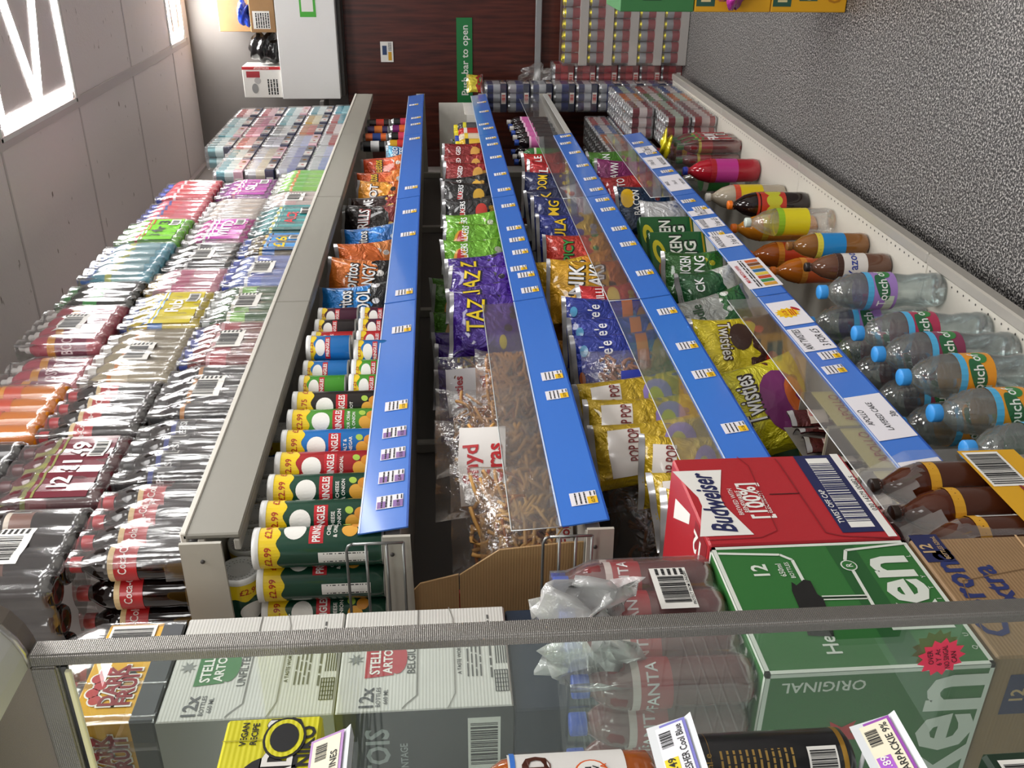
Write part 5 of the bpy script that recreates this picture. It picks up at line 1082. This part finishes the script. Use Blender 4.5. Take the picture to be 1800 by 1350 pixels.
# amber cider pack below the red carton
def big_pack(label, spec, X, y0, z, n=3, nx=2, front_hole=True, sc=1., ytag=True):
    pit = .0955*sc; t = thing('bottle_multipack', label, 'drinks pack', (X-nx*pit/2, y0+n*pit/2, z+H))
    for i in range(n):
        for j in range(nx):
            o = bottle_parts(spec, t, (-nx*pit/2+pit*(j+.5), -n*pit/2+pit*(i+.5), .001), rz=.2*i); o.scale = (sc,sc,sc*.90)
    Hh = .315*sc; hx, hy = nx*pit/2+.004, n*pit/2+.004; b = MB()
    def S(a, c, d=0):   # a along the perimeter of front side & ends
        return Vector((hx-.007*abs(math.cos(a*PI/pit))-max(0,(c/Hh-.72))*.16-(.02 if c < .005 else 0)+d, a, c))
    sk = (lambda u, v: ((u-.47)/.40)**2+((v-.46)/.36)**2 < 1) if front_hole else None
    b.surf(S, -hy, hy, 0, Hh, 36, 22, FILM, skip=sk)
    S3 = lambda a, c, d=0: Vector((a, -hy+.006*abs(math.cos(a*PI/pit))+max(0,(c/Hh-.72))*.16, c)); b.surf(S3, -hx, hx-.004, 0, Hh, 24, 14, FILM)
    b.surf(lambda a, c, d=0: Vector((c, a, Hh)), -hy+.02, hy-.02, -hx+.02, hx-.045, 6, 6, FILM, flip=True); b.build('shrink_wrap', t)
    if ytag:
        s = MB(); S = planeS((hx+.001,-hy,0),(0,1,0),(0,0,1)); yy = M('#e0a81c',.45)
        s.dec(S, rect(.0,.0,hy*1.9,.105), yy, .001); s.dec(S, rect(hy*1.0,.035,hy*1.85,.10), PAPER, .0016); s.bars(S, hy*1.05,.04,hy*1.8,.096, INK, 24, 5, .002)
        s.text(S, 'DARK FRUIT', hy*.55, .045, .034, M('#8a2a2a'), 3, wmax=hy*.9, d=.0022); s.build('printed_card', t)
    return t
big_pack('pack of amber cider bottles in thick torn film, under the red carton', dict(kind='big', col='#4a1c06', cap='#2a1a10', lab='#4a2210', lab2='#d8a02a', bar=True), -.855, 1.120, -1.005, 3, 2, True, .86)
for k, z0 in enumerate((-1.285,-1.558)):
    t, b, F, E_, T_, fp, w_, h_, D = carton('beer_carton', ['plain carton directly under the amber cider pack','plain carton on the floor below the amber cider pack'][k], -.86, 1.122, 1.360, z0, z0+.268, card('#8a8578'), .2); b.text(F, '12', .05, .2, .05, INK, 2); b.build('carton_body', t)
# fanta pack on the green carton
fan = dict(kind='pet', col='#7a3436', cap='#2858d0', lab='#c22a35', lab2='#efe2dc', txt='FANTA', tcol='#ffffff', band=None, bar=False, face=-.75)
t = bottle_pack('torn pack of red soda bottles with blue caps standing on the green carton', fan, .858, 4, ZT_+.002, X=-.862, nx=3, hole=False)
b = MB()
def St(a, c, d=0):
    r_ = .030+.018*math.sin(c*9+a*11)+.012*math.sin(a*23+c*31); return Vector((.085+.045*math.sin(a*5)+.02*math.sin(c*17+a*3), .03+a*.10-.05+.01*math.sin(c*40), .150+.10*c+.03*math.sin(a*14+c*5)))
b.surf(St, -.9, .9, 0, 1, 26, 14, clear('torn_film', fac=.22, rough=.12, milk=.45, bump=1., bscale=(80,80,80))); b.build('torn_film', t, label='white torn plastic film')
b = MB(); S = planeS((.1012, .00, 0), (0,1,0), (0,0,1)); b.dec(S, rect(-.00,.045,.088,.098), PAPER, .001); b.bars(S, .012,.052,.070,.090, INK, 20, 8, .0016); b.lines(S, .072,.05,.086,.095, INK, 5, 3, .0016); b.text(S,'PROTECT FROM SUNLIGHT',.044,.0485,.006,INK,1,d=.0016); b.build('barcode_sticker', t)
# white lager cartons
WC = card('#d3d2cc', .6); GY = M('#8a8c8a',.5)
def white_carton(label, z0, z1, logo, side, dark):
    t, b, F, E_, T_, fp, w_, h_, D = carton('beer_carton', label, -1.08, 1.043, 1.272, z0, z1, WC, .30)
    lg = M(logo,.5)
    b.dec(F, poly([(.075,h_-.085),(.15,h_-.085),(.155,h_-.04),(.07,h_-.04)]), lg, .0008); b.dec(F, ell(.112,h_-.09,.035,.016,16), lg, .0009); b.text(F,'STELLA',.112,h_-.055,.022,PAPER,2,wmax=.07,d=.0014); b.text(F,'ARTOIS',.112,h_-.075,.020,PAPER,2,wmax=.07,d=.0014)
    b.dec(F, star(.112,h_-.024,.014,.006,8), GY, .0008); b.text(F, side, .112, h_-.112, .018, M('#3a3c3a'), 1, wmax=.09)
    b.text(F,'12x',.030,h_-.045,.030,M('#55575a'),2,rot=0); b.text(F,'BOTTLES',.030,h_-.063,.010,M('#55575a'),1); b.text(F,'660 ML',.030,h_-.074,.010,M('#55575a'),1)
    seam(b, F, [(.004,h_-.10),(.012,h_-.105),(.03,h_-.122),(w_-.03,h_-.122),(w_-.004,h_-.122)], M('#77756f'), .001); seam(b, F, [(.0,.10),(.03,.088),(w_-.03,.088),(w_,.095)], M('#8c8a84'), .0008)
    b.text(F,'A TASTE WORTH MORE',w_*.52,.080,.009,INK,1); b.lines(F,w_*.28,.045,w_*.78,.072,M('#5a5a58'),4,6,.0008,.35); b.lines(F,.06,.028,w_*.9,.036,M('#5a5a58'),1,7,.0008,.4)
    for k in range(6): b.dec(F, rect(.03,.004+.004*k,.075,.0055+.004*k), INK, .0008); b.dec(F, rect(.03+.009*k,.004,.0312+.009*k,.0255), INK, .0008)
    for k in range(5): b.dec(F, rect(.09,.004+.004*k,.13,.0055+.004*k), INK, .0008)
    b.dec(E_, rect(.0,.0,D,h_), M(dark,.5), .0005)
    if dark == '#3c3f42':
        b.text(E_,'ARTOIS',D-.12,h_-.06,.05,M('#aab0b0'),2); b.text(E_,'VINTAGE',D-.10,h_-.10,.016,M('#aab0b0'),1); b.dec(E_, rect(D-.13,.02,D-.02,.07), PAPER,.001); b.bars(E_, D-.12,.024,D-.03,.066,INK,20,4,.0016)
    else: b.lines(E_, .04,h_*.3,D-.05,h_*.6,M('#a0a09a'),3,4)
    b.build('carton_body', t)
white_carton('upper white carton of twelve bottles with a green crest', .1755, .436, '#3c7a44', 'UNFILTERED', '#a9aaa6')
white_carton('lower white carton of twelve bottles with a red crest and dark end', -.095, .1735, '#b5303c', 'BELGIUM', '#3c3f42')
for k in range(5):
    z1 = -.097-.2925*k
    t, b, F, E_, T_, fp, w_, h_, D = carton('beer_carton', ['dark navy carton just under the lower white carton','dark navy carton second below the white cartons','dark navy carton in the middle of the hidden stack','dark navy carton second from the floor','dark navy carton on the floor under the white cartons'][k], -1.09, 1.043, 1.272, z1-.2905, z1, M('#1d2a3c',.4), .29)
    b.text(F,'COLD LAGER' if False else '12 x 330ml',w_*.5,h_*.5,.03,GY,2); b.text(E_,'LAGER',D*.5,h_*.5,.06,GY,2); b.build('carton_body', t)
# dark fruit cider pack on the white cartons
t = thing('cider_multipack', 'dark fruit cider pack in a yellow berry printed card, on top of the white cartons', 'drinks pack', (-1.23,1.158,.438+H))
am = dict(kind='pet', col='#8a4a14', cap='#b07a2a', lab='#3a1a1c', lab2='#b03a3a', bar=True)
for i in range(3):
    for j in range(4):
        if j < 3 and i > 0: continue
        bottle_parts(am, t, (-.115+.068*j,-.074+.068*i,.001))
b = MB(); Y_ = M('#e0a81f',.42,coat=.2); b.box(-.152,.152,-.112,.106,0,.125,Y_,.003); b.box(-.153,.153,-.113,.107,0,.038,M('#4a4c50',.5),.003)
F = planeS((.152,-.112,0),(0,1,0),(0,0,1)); E_ = planeS((-.152,-.112,0),(1,0,0),(0,0,1)); BR = M('#8a1f2a',.45)
for S, W in ((F,.218),(E_,.304)):
    x = W-.065 if W > .25 else .075
    for q in range(5): b.dec(S, ell(x-.03+.015*q,.098+.008*(q%2),.012,.012,14), PAPER, .0016); b.dec(S, ell(x-.03+.015*q,.098+.008*(q%2),.0095,.0095,14), M('#b5303a',.4), .002)
    b.text(S,'DARK',x,.080,.034,PAPER,7,wmax=.09,d=.0018); b.text(S,'DARK',x,.080,.032,BR,3,wmax=.085,d=.0024); b.text(S,'FRUIT',x,.056,.034,PAPER,7,wmax=.09,d=.0018); b.text(S,'FRUIT',x,.056,.032,BR,3,wmax=.085,d=.0024)
    b.text(S,'12x',W*.42,.060,.03,M('#3a3c40'),2)
b.dec(F, rect(.14,.045,.21,.118), PAPER,.0018); b.bars(F,.146,.05,.204,.114,INK,20,6,.0024); b.build('printed_card', t)
b = MB(); b.surf(lambda a, c, d=0: Vector((.155-.010*abs(math.cos(a*PI/.068))-max(0,c-.14)*.5, a, c)), -.113, .108, 0, .236, 26, 12, FILM)
b.surf(lambda a, c, d=0: Vector((a, -.116+.008*abs(math.cos(a*PI/.068))+max(0,c-.14)*.5, c)), -.152, .152, 0, .236, 30, 12, FILM); b.build('shrink_wrap', t)
# brown display box with flaps on the second level
t = thing('display_box', 'torn open brown cardboard box with raised flaps at the wire guard', 'box', (-1.235,1.52,zb(2)))
K2 = card('#b08e62'); 
def sheet(name, pts, m, th=(0,.004,0)):
    b = MB(); n = len(pts); P = [Vector(p) for p in pts]; Q = [p+Vector(th) for p in P]
    b.add(P+Q, [tuple(range(n)), tuple(range(2*n-1,n-1,-1))]+[(i,i+n,(i+1)%n+n,(i+1)%n) for i in range(n)], m); return b.build(name, t)
sheet('end_panel', [(-.17,-.09,0),(.165,-.09,0),(.165,-.09,.03),(.155,-.092,.16),(.10,-.092,.235),(-.17,-.092,.235)], K2)
sheet('flap', [(.10,-.090,.237),(-.03,-.092,.237),(-.02,-.098,.325),(.06,-.100,.335),(.088,-.098,.31)], K2)
# ================================================================ DRINKS FRIDGE NEXT TO THE CAMERA
AL = dimpled('#918e8a'); AL2 = M('#c4c1bc', .25, .8)
FX, FY = -.690, .765
fr = thing('drinks_fridge', 'open display fridge with a dimpled metal frame and glass end panel', 'fridge', (-.95,.3,0))
def fb(name, x0, x1, y0, y1, z0, z1, m, c=.003, label=None):
    b = MB(); b.box(x0+.95, x1+.95, y0-.3, y1-.3, z0, z1, m, c); return b.build(name, fr, label=label)
fb('front_post', FX-.017, FX, FY, FY+.026, .02, .433+H, AL, .0035)
fb('top_rail', -1.34, FX-.017, FY, FY+.026, .405+H, .433+H, AL, .003)
fb('glass_panel', -1.34, FX-.018, FY+.010, FY+.016, .62, .404+H, GLASS, .0005)
fb('seal_strip', -1.33, FX-.02, FY+.004, FY+.009, .397+H, .404+H, BLACK, .0005)
fb('led_strip', -1.33, FX-.02, FY-.004, FY+.002, .391+H, .397+H, M('#cfca8e',.4,emit=.12), .001)
fb('lower_side_panel', -1.34, FX-.018, FY, FY+.026, .02, .62, M('#b4b4b0',.4), .003)
fb('rear_post', -1.38, -1.34, FY, FY+.026, .02, .433+H, AL, .003)
fb('back_panel', -1.38, -1.35, -.9, FY-.002, .02, .60+H, M('#dcdcda',.4), .003)
fb('base', -1.34, -.72, -.9, FY-.002, .02, .30, M('#cfcfcc',.4), .006)
prof = [(-.707,.434),(-.690,.436),(-.672,.442),(-.655,.452),(-.642,.468),(-.634,.490),(-.632,.52),(-.632,.66),(-1.38,.66),(-1.38,.62),(-.80,.60),(-.72,.50)]
b = MB(); n = len(prof); ys = (-.9-.3, FY+.026-.3); P0 = [(x+.95,ys[0],z+H) for x,z in prof]; P1 = [(x+.95,ys[1]-.022,z+H) for x,z in prof]
b.add(P0+P1, [tuple(range(n))[::-1], tuple(range(n,2*n))]+[(i,(i+1)%n,(i+1)%n+n,i+n) for i in range(n)], M('#dcdedf',.4)); b.build('canopy', fr)
area_light('fridge_light', (.0,-.25,.50+H), .12, .9, 4.0, fr)
b = MB(); prof2 = prof[:9]+[(-1.38,.434)]; n = len(prof2); P0 = [(x+.95,ys[1]-.021,z+H) for x,z in prof2]; P1 = [(x+.95,ys[1]+.006,z+H) for x,z in prof2]
b.add(P0+P1, [tuple(range(n))[::-1], tuple(range(n,2*n))]+[(i,(i+1)%n,(i+1)%n+n,i+n) for i in range(n)], M('#8a8178',.38,.3,bump=.4,bscale=500)); b.build('end_cap', fr)
b = MB(); b.lathe([(0,-.85),(.012,-.85),(.012,.40),(0,.40)], M('#ffffff',.5,emit=2.0), 14, (-.775+.95,0,.492+H), 'y'); b.build('light_tube', fr)
b = MB(); b.tube([(x+.95,ys[1]-.021,z+H) for x,z in prof[:8]], .0042, AL2, 8); b.build('edge_trim', fr)
# starburst sign on the glass
c_ = onY(1662,1166,FY-.001); b = MB(); S = planeS((c_.x+.95,c_.y-.3,c_.z), (math.cos(-.25),0,math.sin(-.25)), (-math.sin(-.25),0,math.cos(-.25)))
S = planeS((c_.x+.95,FY+.0095-.3,c_.z), (1,0,0), (0,0,1)); b.dec(S, star(0,0,.0215,.0285,13), M('#ff3f63',.5), .0006)
for q, l in enumerate(('OVER','6 Y .Ac','NO SINGAL','CAN')): b.text(S, l, 0, .013-q*.0092, .0088, INK, 0, .2, rot=.30, d=.0012, wmax=.036)
b.build('star_sign', fr, label='pink starburst sign with black handwriting')
# price rails & wire shelves of the fridge
rails = [(.185,.655), (-.150,.655), (-.440,.655)]
pr_z = []
for k, (px, py, wpx) in enumerate(((610,1279,55),(1205,1258,59),(1563,1255,60))):
    a0 = onX(px, py, -.705); pr_z.append(a0)
names = ['top','middle','lower']
for k, a0 in enumerate(pr_z):
    ye = a0.y; zlo = a0.z; zf = zlo+.034 if k else zlo+.028
    col = [('#b98ac8','BROWS' if False else 'WINES'),('#7a78c8','FRESHER Cool Blue'),('#9a4ab0','KARPACKIE 9%')][k]
    b = MB(); Y0 = -.55-.3; X_ = -.700+.95
    pts = [(X_,zlo-.004),(X_-.018,zlo-.006),(X_-.026,zf),(X_-.020,zf+.004),(X_-.006,zlo+.001)]
    n = 5; P0 = [(x,Y0,z) for x,z in pts]; P1 = [(x,ye-.3,z) for x,z in pts]
    b.add(P0+P1, [tuple(range(n)), tuple(range(2*n-1,n-1,-1))]+[(i,i+n,(i+1)%n+n,(i+1)%n) for i in range(n)], M('#dfe3e6',.3)); b.build('price_rail', fr)
    b = MB(); S = planeS((X_-.005,ye-.3-.075,zlo+.0018), (0,1,0), Vector((-.43,0,.90)).normalized()); hh = .036
    b.dec(S, rect(0,0,.073,hh), M(col[0],.4), .0010); b.dec(S, rect(.003,.003,.070,hh-.003), M('#f0e9cf' if k != 1 else '#ececf2',.5), .0014)
    b.text(S, col[1], .036, .009, .010, INK, 1, wmax=.062, d=.0018); b.dec(S, rect(.008,.016,.032,.030), M('#b05fd0' if k == 2 else '#f0d81f',.5), .0017); b.text(S, ['£1.99','£2.49','£1.89'][k], .02, .023, .011, PAPER if k == 2 else INK, 1, d=.0022); b.bars(S, .045,.017,.064,.029, INK, 12, k+2, .0018)
    b.build('price_card', fr, label='price card on the %s rail' % names[k])
    b = MB(); 
    for q in range(9): b.tube([(-.735+.95-.05*q,-.85,zlo+.0265),(-.735+.95-.05*q,ye-.3-.005,zlo+.0265)], .0022, M('#e0e2e2',.35), 6)
    for q in range(8): b.tube([(X_-.03,ye-.31-.1*q,zlo+.022),(-1.34+.95,ye-.31-.1*q,zlo+.022)], .0022, M('#e0e2e2',.35), 6)
    b.build('wire_shelf', fr)
SH = [a.z+.030 for a in pr_z]; YE = [a.y for a in pr_z]
# yellow carton on the top fridge shelf
t = thing('drinks_carton', 'bright yellow carton with black lettering and a sunglasses outline inside the fridge', 'carton', (-.80,YE[0]-.085,SH[0]))
YL = card('#e6df1c',.5); a0 = onX(565,1240,-.722); y1 = a0.y-(YE[0]-.085); h_ = onX(400,1242,-.722).z-SH[0]; w_ = .17
b = MB(); b.box(-.20,.066,y1-w_,y1,0,h_,YL,.003); S = planeS((.066,y1-w_,0),(0,1,0),(0,0,1))
b.text(S,'SHADES',w_*.60,.036,.042,INK,6,wmax=.13,d=.0008); b.text(S,'SHADES',w_*.60,.038,.040,PAPER,2,wmax=.125,d=.0016); b.text(S,'BY NIKO',w_*.68,.012,.020,INK,3,d=.0010)
b.dec(S, ell(w_-.030,.034,.026,.021,22), INK,.0018); b.dec(S, ell(w_-.030,.034,.0235,.0185,22), YL,.0022); b.dec(S, ell(w_-.030,.034,.018,.014,22), INK,.0026)
b.dec(S, ell(w_*.52,h_*.5,.030,.026,22), INK, .0010); b.text(S,'VEGAN',w_-.022,h_-.02,.009,INK,2); b.text(S,'RECIPE',w_-.022,h_-.03,.009,INK,2)
seam(b, S, [(.0,h_*.56),(w_*.3,h_*.57),(w_-.03,h_*.56),(w_-.03,h_)], M('#b8b014'), .0006); b.build('carton_body', t)
# amber bottle on the middle shelf
t = thing('spirit_bottle', 'amber flavoured vodka bottle with a white label on the middle fridge shelf', 'bottle', (-.778,YE[1]-.018,SH[1]))
b = MB(); b.lathe([(0,.003),(.026,0),(.033,.006),(.034,.03),(.034,.125),(.031,.150),(.020,.168),(.0135,.178),(.0128,.215)], liquid('#a8541a'), 28); b.build('body', t)
b = MB(); b.lathe([(.0145,.200),(.0145,.228),(0,.229)], M('#2a1a12',.35), 20); b.build('cap', t)
b = MB(); b.lathe([(.0347,.030),(.0347,.145)], M('#e9e6e2',.4), 28, a0=-1.7, a1=.9); S = cylS(.0347,-.42,.03); OR = M('#e2601c',.45)
b.text(S,'XRD',-.002,.088,.036,M('#4a1c0a'),4,wmax=.06); b.dec(S, ell(0,.035,.019,.018,22), OR,.0008); b.dec(S, ell(0,.035,.0172,.0162,22), PAPER,.0012)
for q,(l,c2) in enumerate((('ORIGINAL',OR),('IRON',INK),('BREW',INK),('VODKA',OR))): b.text(S,l,0,.0455-.0075*q,.0085 if q else .004,c2,2,d=.0016,wmax=.026)
for x in (-.045,.045): b.dec(S, rect(x-.001,.002,x+.001,.113), OR,.0008)
b.dec(S, rect(-.045,.108,.045,.113,8,1), M('#3a7ad8'),.0010); b.build('bottle_label', t)
# black can & cider cans on the lower shelves
t = thing('beer_can', 'tall black half litre can with gold print and a barcode, inside the fridge', 'can', (-.772,YE[2]+.004,SH[2]))
b = MB(); b.lathe([(.0250,0),(.0325,.006),(.0330,.012),(.0330,.150),(.0290,.160)], M('#16161a',.3,.3,coat=.5), 32); b.lathe([(.0331,.010),(.0331,.015)], M('#b58a3a',.3,.7), 32); b.lathe([(.0331,.147),(.0296,.1585)], M('#b58a3a',.3,.7), 32)
S = cylS(.0330,-1.15,0); GO = M('#b5934f',.4,.3); b.dec(S, rect(-.002,.020,.030,.050,5,1), PAPER,.0006); b.bars(S,.001,.022,.027,.048,INK,18,3,.001)
b.lines(S,-.012,.064,.030,.142,GO,12,5,.0007,.35); b.text(S,'500ml e',.012,.150,.010,GO,1,rot=0); b.text(S,'KARPACKIE',-.052,.100,.024,PAPER,2,wmax=.045); b.dec(S, ell(-.045,.045,.018,.018,22), GO,.0008); b.dec(S, ell(-.045,.045,.0155,.0155,22), BLACK,.0012); b.build('can_body', t)
b = MB(); b.lathe([(.0290,.160),(.0290,.165),(.0268,.1655),(.0262,.161),(0,.161)], M('#a9aaac',.3,.9), 32); b.dec(planeS((0,0,.161),(1,0,0),(0,1,0)), ell(0,-.006,.008,.012,16), M('#77787a',.3,.8),.0012); b.build('can_lid', t)
a1 = onX(1632,1300,-.74)
zc = a1.z-.168
t = thing('cider_multipack', 'dark green pack of apple cider cans with red berries, lowest in the fridge', 'drinks pack', (-.83,YE[2]-.115,zc-.0))
for i in range(2):
    for j in range(2):
        b = MB(); b.lathe([(.0250,0),(.0325,.006),(.0330,.012),(.0330,.150),(.0290,.160)], M('#d8d2bc',.35), 28); S = cylS(.0330,-.8,0)
        b.text(S,'MEDIUM',0,.10,.02,M('#1f3a28'),2,wmax=.055); b.text(S,'APPLE CIDER',0,.08,.012,M('#1f3a28'),1,wmax=.055)
        for q in range(4): b.dec(S, ell(-.03+.02*q,.13-.02*(q%2),.006,.006,10), M('#c3262e',.4),.0008); b.dec(S, ell(-.02+.02*q,.05,.006,.005,10), M('#7ab83a',.4),.0008)
        o = b.build('can', t, (-.035+.068*j+.02,-.034+.068*i+.02,0))
        b = MB(); b.lathe([(.0290,.160),(.0290,.165),(.0268,.1655),(.0262,.161),(0,.161)], M('#8c8d90',.3,.9), 28); b.build('can_lid', o)
b = MB(); b.box(-.055,.092,-.055,.092,.03,.125,M('#16301f',.4),.004); S = planeS((.092,-.055,.03),(0,1,0),(0,0,1)); b.dec(S, rect(.09,.045,.135,.085), PAPER,.0008); b.bars(S,.094,.05,.13,.082,INK,16,5,.0014); b.dec(S, ell(.05,.045,.032,.026,20), M('#8ac83a',.4),.0008); b.text(S,'£5.99',.05,.045,.024,PAPER,2,d=.0014); b.build('card_sleeve', t)
MB().box(-.16,.17,-1.0,.16,-.012,-.001,M('#e0e2e2',.35),.002).build('lowest_shelf', fr, (-.83+.95,YE[2]-.115-.3,zc))
# ================================================================ THE FAR END
for k in range(9):
    can_pack('silver and blue energy drink can pack in the shelving end tower, %s from the floor' % (['first','second','third','fourth','fifth','sixth','seventh','eighth','ninth'][k]), '#c9ccd2' if k % 2 else '#2a3a7a', '#2a3a86' if k % 2 else '#c9ccd2', '#1f2447', 5.915, 3, -1.559+.1405*k, -.975, nx=3, slw=.30, group='tower of energy drink packs')
t = bag('crisp_bag', 'small coloured foil packet on top of the energy drink tower', (-.98,6.0,-1.559+.1405*9+H), .14,.10,.05,-.9,-.1,cols=('#d8c83a','#b03a2a','#5a9a4a'),seed=150)
for k in range(6):
    can_pack('red cola can pack stacked against the brown door, %s from the floor' % ['bottom one','second','third','fourth','fifth','top one'][k], '#a81f2a', '#c8303a', '#8a1c24', 6.10, 3, -1.559+.1375*k, -.885, nx=3, slw=.9 if False else .3, group='cola can packs by the door')
tray_can = can_mesh('#b9bcc2', '#a83a44', '', .150, r=.031, top='#d8c81f').mesh('can')
for k in range(5):
    t = thing('can_tray', 'white card tray of yellow topped energy cans, %s in the far stack' % ['bottom','second','third','fourth','top'][k], 'drinks tray', (-.515,6.12,.002+.1555*k), 0, 'trays of yellow topped cans')
    for i in range(10):
        for j in range(1):
            o = bpy.data.objects.new('can', tray_can); C.objects.link(o); o.parent = t; o.location = (-.325+.0655*i, -.065+.0655*j, .003)
    b = MB(); b.box(-.365,.30,-.105,.06,.0,.052,M('#cfcac6',.55),.003); b.build('card_tray', t)
    b = MB(); b.box(-.3665,.3015,-.1065,.0615,-.0,.1545,FILM,.006); b.build('shrink_wrap', t)
lump('plastic_bag', 'clear crumpled bag caught beside the cola cans at the door', 'bag', (-.95,6.16,-1.559+.1375*6+H), .05,.05,.10, POLY, 13, .4, 18)
# cartons on the other side of the aisle
def ac(label, z0, z1, m, txts, dx=0.):
    t = thing('beer_carton', label, 'carton', (-.14+dx,3.86,z0)); b = MB(); b.box(-.21,.21,-.15,.15,0,z1-z0,m,.003); S = planeS((-.21,-.15,0),(1,0,0),(0,0,1)); h_ = z1-z0
    for (l, x, y, s, c, bg) in txts:
        if bg: b.dec(S, rect(x-.05,y-.035,x+.05,y+.035), M(bg,.5), .0008)
        b.text(S, l, x, y, s, M(c,.5), 2, d=.0014, wmax=.095)
    b.build('carton_body', t)
OY = M('#e3a81c',.5); GC = M('#3f8048',.5)
ac('orange yellow bottle carton on the floor across the aisle', .002, .292, OY, [('12x',.07,.25,.05,'#e8d8a0','#2f5a4a'),('620ml SINGLE',.09,.15,.03,'#e8d8a0','#2f5a4a'),('Club',.08,.05,.08,'#b87a14',None)])
ac('orange yellow bottle carton resting on another orange one across the aisle', .295, .585, OY, [('12x',.07,.25,.05,'#e8d8a0','#2f5a4a'),('Club',.09,.08,.09,'#b87a14',None)])
ac('green bottle carton on top of the two orange cartons', .588, .868, GC, [('CRAFTED',.09,.16,.04,'#e8ece4','#16201a'),('IPA',.07,.07,.03,'#cfe0d0',None)], -.0)
lump('foil_packet', 'crumpled silver and magenta foil packet stuck to the orange cartons', 'wrapper', (-.27,3.655,.40), .05,.04,.06, bagmat('#b8b8bc','#c22aa0','#2a2a30',2), 17, .5, 16)
